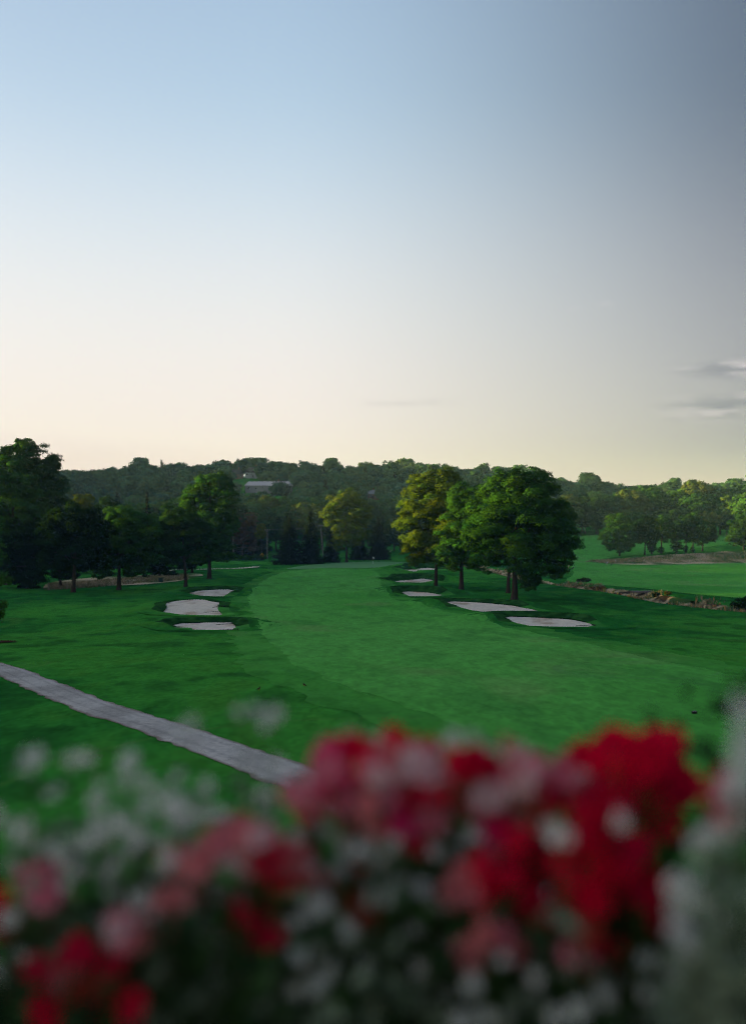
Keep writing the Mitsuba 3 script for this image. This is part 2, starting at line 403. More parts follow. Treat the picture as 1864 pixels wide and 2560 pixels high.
mat('terracotta_mat', rgb(0.30, 0.14, 0.09)); mat('feather_mat', rgb(0.05, 0.032, 0.026)); mat('breast_mat', rgb(0.22, 0.06, 0.03)); mat('stem_mat', rgb(0.05, 0.11, 0.03)); mat('roof_dark_mat', rgb(0.06, 0.055, 0.06))
scene['window_mat'] = {'type': 'roughplastic', 'diffuse_reflectance': rgb(0.02, 0.025, 0.03), 'alpha': 0.05}
mat('pale_wall_mat', rgb(0.36, 0.36, 0.37)); mat('pale_stone_mat', rgb(0.52, 0.49, 0.45)); mat('floor_stone_mat', rgb(0.33, 0.31, 0.29))
scene['water_mat'] = {'type': 'roughconductor', 'material': 'none', 'alpha': 0.08, 'specular_reflectance': rgb(0.10, 0.11, 0.11)}

# ------------------------------------------------------------------ ground: one sheet to the horizon
def axis(a, b, step, far, grow=1.13):
    core = list(np.arange(a, b + 1e-6, step)); s = step; hi = core[-1]
    while hi < far[1]: s *= grow; hi += s; core.append(hi)
    s = step; lo = core[0]
    while lo > far[0]: s *= grow; lo -= s; core.insert(0, lo)
    return np.array(core)


gx, gy = axis(-78, 84, 0.8, (-2300, 2300)), axis(22, 262, 0.8, (-450, 2300), 1.045)
GX, GY = np.meshgrid(gx, gy)
GZ = full_h(GX, GY, dip=True)
GZ = GZ - 12 * sstep(2500, 6000, np.hypot(GX, GY))
nx_, ny_ = len(gx), len(gy)
ii, jj = np.meshgrid(np.arange(ny_ - 1), np.arange(nx_ - 1), indexing='ij')
q = np.stack([ii * nx_ + jj, ii * nx_ + jj + 1, (ii + 1) * nx_ + jj + 1, (ii + 1) * nx_ + jj], -1).reshape(-1, 4)
add('ground', mikit.ply((np.stack([GX, GY, GZ], -1).reshape(-1, 3), q), 'rough_grass_mat', smooth=True))
labels['ground'] = {'label': 'dark green mown rough grass covering the whole valley', 'kind': 'structure'}


def sheet(poly_xy, res, lift, bsdf, ylim=None, stretch=2.0, cut=None):
    """a draped sheet: triangulated interior points plus the outline, on the land's own height"""
    from scipy.spatial import Delaunay
    import shapely
    P = Polygon(poly_xy).buffer(0)
    if cut is not None: P = P.difference(cut)
    polys = list(P.geoms) if hasattr(P, 'geoms') else [P]
    out = []
    for P in polys:
        x0, y0, x1, y1 = P.bounds
        xs, ys = np.arange(x0, x1, res), []
        y = y0
        while y < y1: ys.append(y); y += res * max(1.0, (y / 90.0) ** 0.7) * stretch / 2
        a, b = np.meshgrid(xs, ys); a = a + (np.arange(len(ys)) % 2)[:, None] * res / 2
        pts = np.stack([a.ravel(), b.ravel()], 1)
        pts = pts[shapely.contains_xy(P.buffer(-res * 0.35), pts[:, 0], pts[:, 1])]
        rings = [P.exterior] + list(P.interiors)
        edge = np.vstack([np.array([r.interpolate(t).coords[0] for t in np.arange(0, r.length, res * 0.7)]) for r in rings])
        pts = np.vstack([pts, edge])
        tri = Delaunay(pts).simplices
        c = pts[tri].mean(1)
        tri = tri[shapely.contains_xy(P, c[:, 0], c[:, 1])]
        p3 = np.column_stack([pts, full_h(pts[:, 0], pts[:, 1]) + lift])
        e = p3[tri]; flip = np.cross(e[:, 1] - e[:, 0], e[:, 2] - e[:, 0])[:, 2] < 0
        tri[flip] = tri[flip][:, ::-1]
        out.append((p3, tri))
    return mikit.ply(cat_mesh(out), bsdf, smooth=True)


def survey(pts): return np.array([ground_at(*p)[:2] for p in pts])


def loop_smooth(P, k=2):
    for _ in range(k):
        Q = np.roll(P, -1, 0)
        P = np.stack([0.75 * P + 0.25 * Q, 0.25 * P + 0.75 * Q], 1).reshape(-1, 2)
    return P


fair_px = [(1864, 2010), (1500, 1920), (1250, 1860), (1130, 1822), (1000, 1772), (900, 1738), (800, 1705), (720, 1660), (668, 1615), (640, 1575), (622, 1535), (612, 1500), (622, 1478), (648, 1455), (682, 1436),
           (740, 1424), (830, 1419), (930, 1424), (955, 1436), (950, 1455), (968, 1478), (985, 1497), (1040, 1514), (1110, 1526), (1180, 1540), (1260, 1566), (1360, 1585), (1480, 1610), (1640, 1648), (1760, 1672), (1864, 1694)]
fair = survey(fair_px)
d0, d1 = fair[0], fair[-1]
fair = np.vstack([[[34, 22.0]], fair, [[46, d1[1] - 3]]])
cut = None
for B in BUNKERS:
    g = B['poly'].buffer(B['W'] + 0.9)
    cut = g if cut is None else cut.union(g)
fl_ = Polygon(loop_smooth(fair)).buffer(0)
def ragged(P, amp, sc, seed):
    q = np.array([P.exterior.interpolate(t).coords[0] for t in np.arange(0, P.exterior.length, 0.45)])
    t = np.roll(q, -1, 0) - np.roll(q, 1, 0); t /= np.linalg.norm(t, axis=1, keepdims=True) + 1e-9
    w = amp * (meshkit.fbm(np.column_stack([q * sc, q[:, 0] * 0]), 3, seed) - 0.5) * 2
    return q + np.stack([t[:, 1], -t[:, 0]], 1) * w[:, None]
add('fairway', sheet(ragged(fl_.buffer(-0.4), 0.55, 0.5, 41), 1.0, 0.03, 'fairway_mat', cut=cut))
add('first_cut', sheet(ragged(fl_.buffer(2.6), 1.1, 0.35, 42), 1.0, 0.018, 'first_cut_mat', cut=cut))
labels['first_cut'] = {'label': 'narrow band of slightly longer grass round the fairway', 'kind': 'structure'}
labels['fairway'] = {'label': 'pale green closely mown fairway running up to the flag', 'kind': 'structure'}
green_px = [(700, 1424), (760, 1414), (850, 1407), (930, 1404.5), (1000, 1405.5), (1048, 1410), (1040, 1415), (985, 1419), (930, 1423), (830, 1420), (760, 1423)]
add('putting_green', sheet(loop_smooth(survey(green_px)), 2.0, 0.10, 'green_mat'))
labels['putting_green'] = {'label': 'lightest smooth green grass around the distant flag', 'kind': 'structure'}
ff_px = [(1400, 1452), (1440, 1437), (1420, 1400), (1440, 1340), (1500, 1337), (1620, 1338), (1700, 1335), (1864, 1330), (1864, 1352), (1740, 1372), (1640, 1385), (1500, 1396), (1490, 1408), (1560, 1412), (1700, 1410), (1864, 1405), (1900, 1405), (1900, 1500), (1780, 1490), (1620, 1475), (1520, 1463)]
add('far_fairway', sheet(loop_smooth(survey(ff_px)), 2.0, 0.06, 'fairway_mat'))
labels['far_fairway'] = {'label': 'second fairway of light green grass across the creek', 'kind': 'structure'}
dry_px = [(1452, 1404), (1500, 1399), (1560, 1396), (1640, 1389), (1740, 1384), (1864, 1375), (1900, 1374), (1900, 1408), (1780, 1409), (1640, 1413), (1560, 1412), (1490, 1407)]
add('dry_grass_bank', sheet(loop_smooth(survey(dry_px)), 2.0, 0.09, 'dry_mat'))
labels['dry_grass_bank'] = {'label': 'tan dry unmown grass bank on the right field', 'kind': 'structure'}
dry2 = [(100, 1479), (160, 1474), (230, 1464), (330, 1464), (400, 1459), (470, 1450), (520, 1437), (470, 1433), (400, 1436), (300, 1441), (200, 1447), (120, 1456)]
add('dry_grass_strip', sheet(loop_smooth(survey(dry2)), 1.5, 0.07, 'dry_mat'))
labels['dry_grass_strip'] = {'label': 'tan dry grass strip under the left trees', 'kind': 'structure'}


def ribbon(name, pts, width, bsdf, label, lift=0.05, n=120, m=7):
    P = np.asarray(pts, float)
    L = np.r_[0, np.cumsum(np.hypot(*np.diff(P, axis=0).T))]
    fx, fy = PchipInterpolator(L, P[:, 0]), PchipInterpolator(L, P[:, 1])
    s = np.linspace(0, L[-1], n); c = np.stack([fx(s), fy(s)], 1)
    t = np.gradient(c, axis=0); t /= np.linalg.norm(t, axis=1, keepdims=True); nn = np.stack([-t[:, 1], t[:, 0]], 1)
    w = width / 2 * (1 + 0.10 * (meshkit.noise(np.stack([s * 0.5, s * 0, s * 0], -1), 3) - 0.5))
    u = np.linspace(-1, 1, m)
    g = c[:, None] + nn[:, None] * (w[:, None] * u[None])[..., None]
    g[:, 0] += nn * ((meshkit.noise(np.stack([s * 1.7, s * 0, s * 0 + 3], -1), 4) - 0.5) * 0.22)[:, None]
    g[:, -1] += nn * ((meshkit.noise(np.stack([s * 1.7, s * 0, s * 0 + 7], -1), 4) - 0.5) * 0.22)[:, None]
    z = full_h(g[..., 0], g[..., 1]) + lift - 0.03 * np.abs(u) ** 4
    v = np.concatenate([g, z[..., None]], -1).reshape(-1, 3)
    uv = np.stack([np.broadcast_to((u + 1) / 2, (n, m)), np.broadcast_to((s / width)[:, None], (n, m))], -1).reshape(-1, 2)
    i, j = np.meshgrid(np.arange(n - 1), np.arange(m - 1), indexing='ij')
    q = np.stack([i * m + j, i * m + j + 1, (i + 1) * m + j + 1, (i + 1) * m + j], -1).reshape(-1, 4)
    q = np.vstack([q[:, [0, 1, 2]], q[:, [0, 2, 3]]])
    e = v[q]; 
    if np.cross(e[:, 1] - e[:, 0], e[:, 2] - e[:, 0])[:, 2].mean() < 0: q = q[:, ::-1]
    k = add(key_for(name), mikit.ply((v, q), bsdf, smooth=True, uv=uv))
    labels[k] = {'label': label, 'kind': 'structure'}


cp = survey([(-120, 1642), (0, 1671), (120, 1720), (250, 1772), (400, 1820), (520, 1863), (620, 1900), (700, 1930), (790, 1964), (880, 2006), (980, 2056)])
cp = np.vstack([cp, [[3.0, 19.0], [8.5, 12.0]]])
ribbon('cart_path', cp, 1.95, 'path_mat', 'grey asphalt cart path crossing the left foreground', 0.05, 260, 9)
ribbon('cart_path', survey([(400, 1429), (480, 1424), (540, 1423), (600, 1421), (640, 1417.5)]), 2.6, 'sand_mat', 'short pale far path left of the green by the hedge', 0.12, 40)
ribbon('cart_path', survey([(1085, 1381), (1030, 1379.5), (975, 1378), (900, 1378)]), 3.0, 'sand_mat', 'thin pale path below the grass mound behind the green', 0.12, 40)

# bunkers as things: sand, steep grass face, mown surround
def blade_strip(C, N, h, n_per, seed, col):
    pass


for B in BUNKERS:
    k = thing('sand_bunker', B['label'], 'bunker', 'sand bunkers along the fairway')
    W, cen = B['W2'], B['cen']; n = len(W)
    fr = np.linspace(0, 1, 14) ** 0.8
    # sand
    g = cen[None, None] + (W - cen)[None] * (fr[:, None, None] * 1.0)
    hz, s, _ = bunker_off(B, g[..., 0], g[..., 1])
    hz = np.where(s <= 0.02, hz, B['z']) + 0.05 * (meshkit.fbm(np.concatenate([g * 1.3, g[..., :1] * 0], -1), 2, 4) - 0.5)
    m_ = len(fr)
    v = np.concatenate([g, hz[..., None]], -1).reshape(-1, 3)
    i, j = np.meshgrid(np.arange(m_ - 1), np.arange(n), indexing='ij')
    q = np.stack([i * n + j, (i + 1) * n + j, (i + 1) * n + (j + 1) % n, i * n + (j + 1) % n], -1).reshape(-1, 4)
    add(k, mikit.ply((v, q), 'sand_mat', smooth=True), 'sand')
    # grass face and surround along smoothed outward normals
    t = np.roll(W, -1, 0) - np.roll(W, 1, 0); nn = np.stack([t[:, 1], -t[:, 0]], 1)
    for _ in range(14): nn = (np.roll(nn, 1, 0) + nn * 2 + np.roll(nn, -1, 0)) / 4
    nn /= np.linalg.norm(nn, axis=1, keepdims=True)
    rag = (meshkit.noise(np.stack([np.arange(n) * 0.7, np.arange(n) * 0, np.arange(n) * 0], -1), 6) - 0.5) * 0.22

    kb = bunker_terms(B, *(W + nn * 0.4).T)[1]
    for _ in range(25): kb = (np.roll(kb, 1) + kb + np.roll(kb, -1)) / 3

    def band(s0, s1, m, mname, part, lift0, lift1, ragged, sel=None):
        ss = np.linspace(0, 1, m)
        D = s0 + (s1 - s0) * ss[:, None] + (rag[None] * (1 - ss[:, None]) if ragged else 0)
        g = W[None] + nn[None] * D[..., None]
        hz = full_h(g[..., 0], g[..., 1])
        hz = hz + lift0 + (lift1 - lift0) * ss[:, None]
        if ragged: hz = np.maximum(hz, B['z'] + 0.10)
        v = np.concatenate([g, hz[..., None]], -1).reshape(-1, 3)
        i, j = np.meshgrid(np.arange(m - 1), np.arange(n), indexing='ij')
        q = np.stack([i * n + j, (i + 1) * n + j, (i + 1) * n + (j + 1) % n, i * n + (j + 1) % n], -1).reshape(-1, 4)
        if sel is not None: q = q[sel[q[:, 0] % n]]
        add(k, mikit.ply((v, q), mname, smooth=True), part)
    wf = B['W'] + 0.25
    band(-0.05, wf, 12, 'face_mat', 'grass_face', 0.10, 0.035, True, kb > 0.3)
    band(-0.05, wf, 8, 'first_cut_mat', 'front_edge', 0.04, 0.03, False, kb <= 0.3)
    band(wf - 0.08, wf + 2.6, 10, 'rough_grass_mat', 'grass_surround', 0.03, 0.015, False)

# ------------------------------------------------------------------ foliage
def leaves(C, N, size, r, aspect=0.62):
    """diamond leaf clusters, slightly folded: (v, f) for centres C, normals N, sizes"""
    n = len(C)
    N = N / (np.linalg.norm(N, axis=1, keepdims=True) + 1e-9)
    a = np.cross(N, r.normal(size=(n, 3))); a /= np.linalg.norm(a, axis=1, keepdims=True) + 1e-9
    b = np.cross(N, a)
    s = np.broadcast_to(size, (n,))[:, None]
    fold = N * s * 0.12
    v = np.stack([C - a * s * 0.5, C - b * s * 0.5 * aspect + fold, C + a * s * 0.5, C + b * s * 0.5 * aspect + fold], 1).reshape(-1, 3)
    k = np.arange(n) * 4
    f = np.vstack([np.stack([k, k + 1, k + 2], 1), np.stack([k, k + 2, k + 3], 1)])
    return v, f


def sph(r, n):
    d = r.normal(size=(n, 3)); return d / (np.linalg.norm(d, axis=1, keepdims=True) + 1e-9)


def crown(lobes, leaf, rc_scale=0.27, cover=1.1, dens=0.85, seed=0, col=(0.05, 0.11, 0.025), var=0.25, rcmax=2.0, up=0.35, rough=0.4, vrand=0.30, lv=0.15):
    """lobes: (centre, radii). Clumps of leaf clusters lie through the outer half of each lobe; returns (v, f, colour, clump centres)"""
    r = np.random.default_rng(seed)
    C, N, S, K, cc, VN = [], [], [], [], [], []
    col = np.asarray(col)
    for (c, R) in lobes:
        c, R = np.asarray(c, float), np.asarray(R, float)
        rm = R.mean(); rc0 = min(rcmax, rc_scale * rm)
        area = 4 * np.pi * ((R[0] * R[1]) ** 1.6 / 3 + (R[0] * R[2]) ** 1.6 / 3 + (R[1] * R[2]) ** 1.6 / 3) ** (1 / 1.6)
        n = max(4, int(cover * area / (np.pi * rc0 ** 2)))
        d = sph(r, n)
        d = d[(d[:, 2] > -0.85) | (r.random(n) < 0.4)]
        rho = 1 - 0.5 * r.random(len(d)) ** 1.7
        rho *= 1 + rough * (meshkit.noise(d * 2.3 + seed, seed) - 0.5)
        P = c + d * R * rho[:, None] * 0.92
        cc.append(P)
        for p, dd in zip(P, d):
            rc = rc0 * r.uniform(0.65, 1.35)
            m = int(dens * 4 * np.pi * rc ** 2 / (leaf * leaf * 0.31) * 0.5)
            e = sph(r, m); e[:, 2] = np.where(e[:, 2] < -0.3, -e[:, 2] * 0.6, e[:, 2])
            rr = rc * (0.35 + 0.75 * r.random(m) ** 0.6)
            q = p + e * rr[:, None] * np.array([1.08, 1.08, 0.78])
            C.append(q); N.append(e * 0.9 + dd * 0.35 + np.array([0, 0, up]) + r.normal(size=(m, 3)) * 0.30)
            VN.append(e * 0.95 + dd * 0.45 + np.array([0, 0, 0.12]) + r.normal(size=(m, 3)) * vrand)
            S.append(leaf * r.uniform(0.7, 1.35, m))
            tone = 1 + var * r.normal() * 0.7
            hue = r.normal() * 0.12
            k = col * tone * np.array([1 + hue, 1, 1 - hue])
            K.append(np.clip(k[None] * (1 + lv * r.normal(size=(m, 1))), 0.004, 0.5))
    C, N, S, K = map(np.concatenate, (C, N, S, K))
    v, f = leaves(C, N, S, r)
    VN = np.concatenate(VN); VN /= np.linalg.norm(VN, axis=1, keepdims=True)
    return v, f, np.repeat(K, 4, 0), np.concatenate(cc), np.repeat(VN, 4, 0)


def leaf_ply(v, f, n, c, bsdf):
    """leaf faces that shade with the rounded normals of the clump they belong to"""
    return {'type': 'ply', 'filename': meshkit.write_ply((v, f), False, None, c, normals=n), 'face_normals': False, 'bsdf': {'type': 'ref', 'id': bsdf}}


def trunk_mesh(base, top, r0, r1, cc=None, limbs=8, seed=0, lean=0.0, fork=0.45):
    r = np.random.default_rng(seed + 99)
    base, top = np.asarray(base, float), np.asarray(top, float)
    s = np.linspace(0, 1, 10)
    p = base + (top - base) * s[:, None]
    w = np.cumsum(r.normal(size=(10, 2)) * 0.035, 0) * r0 * 2; w -= w[0]
    p[:, :2] += w
    rad = r0 + (r1 - r0) * s ** 0.8; rad[0] *= 1.55; rad[1] *= 1.05
    p = np.vstack([p[:1] - [0, 0, 0.3], p[0] + (p[1] - p[0]) * 0.12, p[1:]]); rad = np.r_[rad[0] * 1.15, r0 * 1.2, rad[1:]]
    parts = [tube(p, rad, 9)]
    if cc is not None and limbs:
        pick = cc[r.permutation(len(cc))[:limbs]]
        for q in pick:
            s0 = fork + (0.9 - fork) * r.random()
            a = base + (top - base) * s0
            a = np.array([np.interp(s0, s, base[k] + (top - base)[k] * s + (w[:, k] if k < 2 else 0)) for k in range(3)])
            mid = a + (q - a) * 0.5 + np.array([0, 0, -0.08 * np.linalg.norm(q - a)])
            ss = np.linspace(0, 1, 7)[:, None]
            c = (1 - ss) ** 2 * a + 2 * ss * (1 - ss) * mid + ss ** 2 * q
            parts.append(tube(c, np.linspace(r0 * 0.42, r0 * 0.08, 7), 6))
    return cat_mesh(parts)


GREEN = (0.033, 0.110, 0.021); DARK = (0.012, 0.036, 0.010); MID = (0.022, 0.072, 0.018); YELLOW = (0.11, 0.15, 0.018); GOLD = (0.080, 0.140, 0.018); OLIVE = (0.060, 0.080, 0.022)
PINE = (0.010, 0.022, 0.010); RUST = (0.11, 0.062, 0.030); GREYTAN = (0.13, 0.10, 0.075)


def lobe_px(Y, items):
    """lobes given as (x, y, half width, half height[, depth offset]) in survey pixels, at distance Y"""
    out = []
    for it in items:
        cx, cy, rx, ry = it[:4]; dy = it[4] if len(it) > 4 else 0.0
        Yd = Y + dy
        X, Z = ray_xy(cx, cy, Yd)
        out.append(((X, Yd, Z), (rx / F * Yd, (0.5 * rx + 0.5 * ry) / F * Yd, ry / F * Yd)))
    return out


def tree(name, label, base, lobes, leaf, col, r0, fork_y=None, group=None, cat='tree', seed=0, limbs=8, top=None, Y=None, thin=True, fork=0.45, **kw):
    """base: survey pixel of the foot. lobes: survey pixels."""
    if Y is None:
        g = ground_at(*base)
    else:
        x = (base[0] - CX) / F * Y; g = np.array([x, Y, float(full_h(np.array([x]), np.array([Y]))[0])])
    Yd = g[1]
    L = lobe_px(Yd, lobes)
    v, f, c, cc, vn = crown(L, leaf, seed=seed, col=col, **kw)
    k = thing(name, label, cat, group)
    add(k, leaf_ply(v, f, vn, c, 'leaf_thin_mat' if thin else 'leaf_mat'), 'crown')
    if top is None:
        mid = np.mean([l[0] for l in L], axis=0)
    else:
        X, Z = ray_xy(top[0], top[1], Yd); mid = np.array([X, Yd, Z])
    add(k, mikit.ply(trunk_mesh(g, mid, r0, r0 * 0.45, cc, limbs, seed, fork=fork), 'bark_mat', smooth=50), 'trunk')
    return k


def conifer_arrays(base, h, R, seed=0, col=PINE, needle=0.5, n_whorl=26, skirt=0.02, lean=0.0):
    r = np.random.default_rng(seed)
    C, N, S, VN = [], [], [], []
    base = np.asarray(base, float)
    for i in range(n_whorl):
        t = skirt + (1 - skirt) * (i + r.uniform(-.3, .3)) / n_whorl; t = min(max(t, 0.0), 0.985)
        rad = R * (1 - t) ** 0.85 * r.uniform(0.82, 1.12) + 0.12
        nb = max(4, int(9 * (1 - t) + 4))
        for a in np.arange(nb) * 2 * np.pi / nb + r.random() * 6:
            L = rad * r.uniform(0.7, 1.15)
            m = max(5, int(L / needle * 7))
            s = r.random(m) ** 0.7
            d = np.array([math.cos(a), math.sin(a), 0])
            p = base + np.array([0, 0, t * h]) + d * (s * L)[:, None]
            p[:, 2] += -0.28 * s * L + 0.16 * s ** 2 * L
            p += r.normal(size=(m, 3)) * needle * 0.34
            VN.append(d * 0.8 + np.array([0, 0, 0.45]) + r.normal(size=(m, 3)) * 0.25); C.append(p); N.append(d * 0.3 + np.array([0, 0, 0.7]) + r.normal(size=(m, 3)) * 0.5); S.append(needle * r.uniform(0.7, 1.4, m))
    C, N, S = map(np.concatenate, (C, N, S))
    v, f = leaves(C, N, S, r, 0.5)
    c = np.clip(np.asarray(col)[None] * (1 + 0.25 * r.normal(size=(len(C), 1))), 0.003, 0.4)
    VN = np.concatenate(VN); VN /= np.linalg.norm(VN, axis=1, keepdims=True)
    return v, f, np.repeat(c, 4, 0), np.repeat(VN, 4, 0)


def conifer(label, base, top_y, half_w, seed, Y=None, col=PINE, group=None, **kw):
    if Y is None: g = ground_at(*base)
    else:
        x = (base[0] - CX) / F * Y; g = np.array([x, Y, float(base_h(x, Y))])
    top = EYE - (top_y - HY) / F * g[1]
    h = top - g[2]; R = half_w / F * g[1]
    k = thing('conifer_tree', label, 'tree', group)
    v, f, c, vn = conifer_arrays(g, h, R, seed, col, **kw)
    add(k, leaf_ply(v, f, vn, c, 'leaf_mat'), 'crown')
    add(k, mikit.ply(tube([g - [0, 0, .3], g + [0, 0, h * .5], g + [0, 0, h * .97]], [h * .018, h * .011, h * .003], 8), 'bark_mat', smooth=50), 'trunk')


# --- the right-hand group of big oaks
tree('oak_tree', 'broad spreading oak nearest on the right, trunk rising behind the long bunker', (1285, 1499), [(1290, 1250, 95, 70), (1360, 1275, 75, 75, 2), (1220, 1310, 62, 80), (1300, 1340, 120, 75, -2), (1395, 1345, 50, 75), (1340, 1410, 70, 55, -2),
      (1225, 1385, 48, 50), (1270, 1205, 45, 32), (1345, 1208, 50, 36, 1), (1400, 1400, 34, 48), (1322, 1455, 34, 26, -1), (1180, 1340, 26, 50)], 0.33, GREEN, 0.50, seed=11, limbs=14, top=(1290, 1300), rough=0.5)
tree('oak_tree', 'golden lit oak, left of the right-hand group, on a straight slender trunk', (1089, 1468), [(1080, 1255, 78, 62), (1050, 1320, 55, 60), (1110, 1205, 48, 34), (1120, 1300, 60, 70), (1040, 1385, 42, 38), (1095, 1370, 55, 45), (1018, 1300, 24, 34), (1055, 1215, 42, 34)], 0.33, GOLD, 0.35, seed=12, limbs=12, top=(1092, 1280), rough=0.5)
tree('oak_tree', 'dark green oak in the middle of the right-hand group with a forked trunk', (1153, 1477), [(1165, 1265, 50, 58), (1150, 1340, 58, 60), (1195, 1340, 42, 60), (1130, 1390, 48, 38), (1185, 1395, 40, 35), (1195, 1250, 28, 40)], 0.33, GREEN, 0.44, seed=13, limbs=12, top=(1156, 1310), fork=0.32)
tree('oak_tree', 'oak half hidden behind the broad oak, only its trunk clear', (1270, 1483), [(1270, 1330, 55, 80), (1245, 1290, 45, 60), (1320, 1300, 50, 60)], 0.45, GREEN, 0.36, seed=14, limbs=8, top=(1272, 1320))
tree('small_tree', 'small thin tree behind the golden oak beside the far bunker', (1058, 1406), [(1062, 1372, 34, 22), (1035, 1365, 25, 18), (1085, 1388, 22, 18), (1078, 1408, 16, 22)], 0.42, OLIVE, 0.25, seed=15, limbs=6)

# --- the left woods
tree('oak_tree', 'tallest dark tree at the left edge against the sky', (60, 1467), [(40, 1145, 60, 44), (100, 1165, 50, 58), (125, 1235, 42, 60), (70, 1230, 65, 75), (130, 1310, 48, 60), (60, 1330, 70, 70), (20, 1200, 60, 70), (128, 1160, 22, 26), (60, 1112, 30, 18)], 0.46, MID, 0.6, seed=21, limbs=8, Y=232, rough=0.7)
tree('oak_tree', 'gold tipped tree at the left edge in front of the tallest tree', (20, 1474), [(22, 1180, 34, 40), (55, 1215, 40, 40), (-10, 1230, 50, 70), (40, 1290, 55, 70), (85, 1300, 36, 70), (10, 1370, 60, 70)], 0.44, GREEN, 0.5, seed=22, limbs=6, Y=216)
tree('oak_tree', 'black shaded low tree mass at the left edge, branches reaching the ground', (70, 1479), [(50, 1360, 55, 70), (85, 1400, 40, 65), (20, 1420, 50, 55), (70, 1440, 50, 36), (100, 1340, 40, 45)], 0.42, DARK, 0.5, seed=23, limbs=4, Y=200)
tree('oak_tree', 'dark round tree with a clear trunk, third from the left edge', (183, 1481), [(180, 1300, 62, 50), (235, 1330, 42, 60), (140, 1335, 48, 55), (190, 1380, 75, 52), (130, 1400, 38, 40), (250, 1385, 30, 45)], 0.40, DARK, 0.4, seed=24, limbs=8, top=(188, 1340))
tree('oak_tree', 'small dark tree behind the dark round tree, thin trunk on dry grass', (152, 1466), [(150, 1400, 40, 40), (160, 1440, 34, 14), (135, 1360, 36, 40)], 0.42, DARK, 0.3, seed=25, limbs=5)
tree('oak_tree', 'green spreading tree, second to the left of the leaning trunk', (297, 1475), [(300, 1305, 55, 42), (350, 1335, 48, 52), (255, 1345, 48, 52), (310, 1380, 72, 48), (375, 1385, 28, 40), (240, 1400, 26, 35), (340, 1425, 40, 22), (258, 1432, 32, 18)], 0.38, GREEN, 0.42, seed=26, limbs=10, top=(302, 1350))
tree('oak_tree', 'tree with a pale leaning trunk beside the farthest left bunker', (464, 1467), [(440, 1305, 56, 42), (480, 1330, 45, 45), (405, 1335, 30, 45), (450, 1370, 60, 36), (510, 1345, 25, 45), (425, 1395, 30, 20)], 0.38, MID, 0.36, seed=27, limbs=10, top=(458, 1350))
tree('oak_tree', 'tall upright tree with a gold lit top behind the leaning trunk', (523, 1447), [(530, 1215, 45, 40), (560, 1245, 36, 55), (500, 1255, 42, 50), (540, 1310, 55, 55), (575, 1310, 22, 40), (515, 1340, 48, 50), (550, 1380, 40, 36), (500, 1395, 30, 22), (480, 1240, 22, 30)], 0.46, GREEN, 0.48, seed=28, limbs=12, top=(526, 1270))
tree('oak_tree', 'yellow green tree top showing between the left woods', (205, 1440), [(205, 1258, 34, 26), (190, 1290, 40, 34), (210, 1330, 40, 60)], 0.55, YELLOW, 0.4, seed=29, limbs=3, Y=300)
tree('oak_tree', 'dark domed tree top with yellow rim behind the green spreading tree', (262, 1440), [(262, 1270, 34, 26), (262, 1320, 42, 50)], 0.5, MID, 0.4, seed=30, limbs=3, Y=290)
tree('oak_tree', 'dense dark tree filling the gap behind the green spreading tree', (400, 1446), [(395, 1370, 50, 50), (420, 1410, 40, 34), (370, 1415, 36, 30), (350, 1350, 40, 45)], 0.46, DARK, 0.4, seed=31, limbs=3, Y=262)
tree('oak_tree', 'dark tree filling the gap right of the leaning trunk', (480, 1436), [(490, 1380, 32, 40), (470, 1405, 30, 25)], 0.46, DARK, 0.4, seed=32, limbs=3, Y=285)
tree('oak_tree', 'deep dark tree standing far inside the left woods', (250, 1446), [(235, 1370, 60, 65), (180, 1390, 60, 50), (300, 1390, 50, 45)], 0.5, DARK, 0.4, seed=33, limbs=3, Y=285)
conifer('small dark spruce rising behind the leaning trunk tree', (368, 1420), 1226, 24, 41, Y=310, needle=0.55)

# young tree at the left edge in its mulch ring
g = ground_at(-12, 1606)
k = thing('young_tree', 'young tree with bright green sprays at the left edge in a mulch ring', 'tree')
Yd = g[1]
v, f, c, cc, vn = crown(lobe_px(Yd, [(-30, 1300, 36, 40), (-40, 1370, 50, 70), (-15, 1390, 26, 36), (-20, 1450, 44, 26, -1), (12, 1452, 22, 13, -1), (-20, 1520, 38, 30), (8, 1512, 14, 14), (-5, 1545, 16, 18)]), 0.20, seed=51, col=(0.05, 0.14, 0.025), rcmax=0.5, dens=0.42, cover=0.9)
add(k, leaf_ply(v, f, vn, c, 'leaf_thin_mat'), 'crown')
X, Z = ray_xy(-22, 1400, Yd)
add(k, mikit.ply(trunk_mesh(g, (X, Yd, Z), 0.07, 0.04, cc, 12, 51), 'bark_mat', smooth=50), 'trunk')
a = np.linspace(0, 2 * np.pi, 40, endpoint=False)
add('mulch_ring', sheet(np.stack([g[0] + 0.3 + 1.25 * np.cos(a) * (1 + 0.1 * np.sin(3 * a)), g[1] + 1.5 * np.sin(a)], 1), 0.3, 0.07, 'soil_mat'))
labels['mulch_ring'] = {'label': 'dark brown mulch ring under the young tree at the left edge', 'kind': 'structure'}

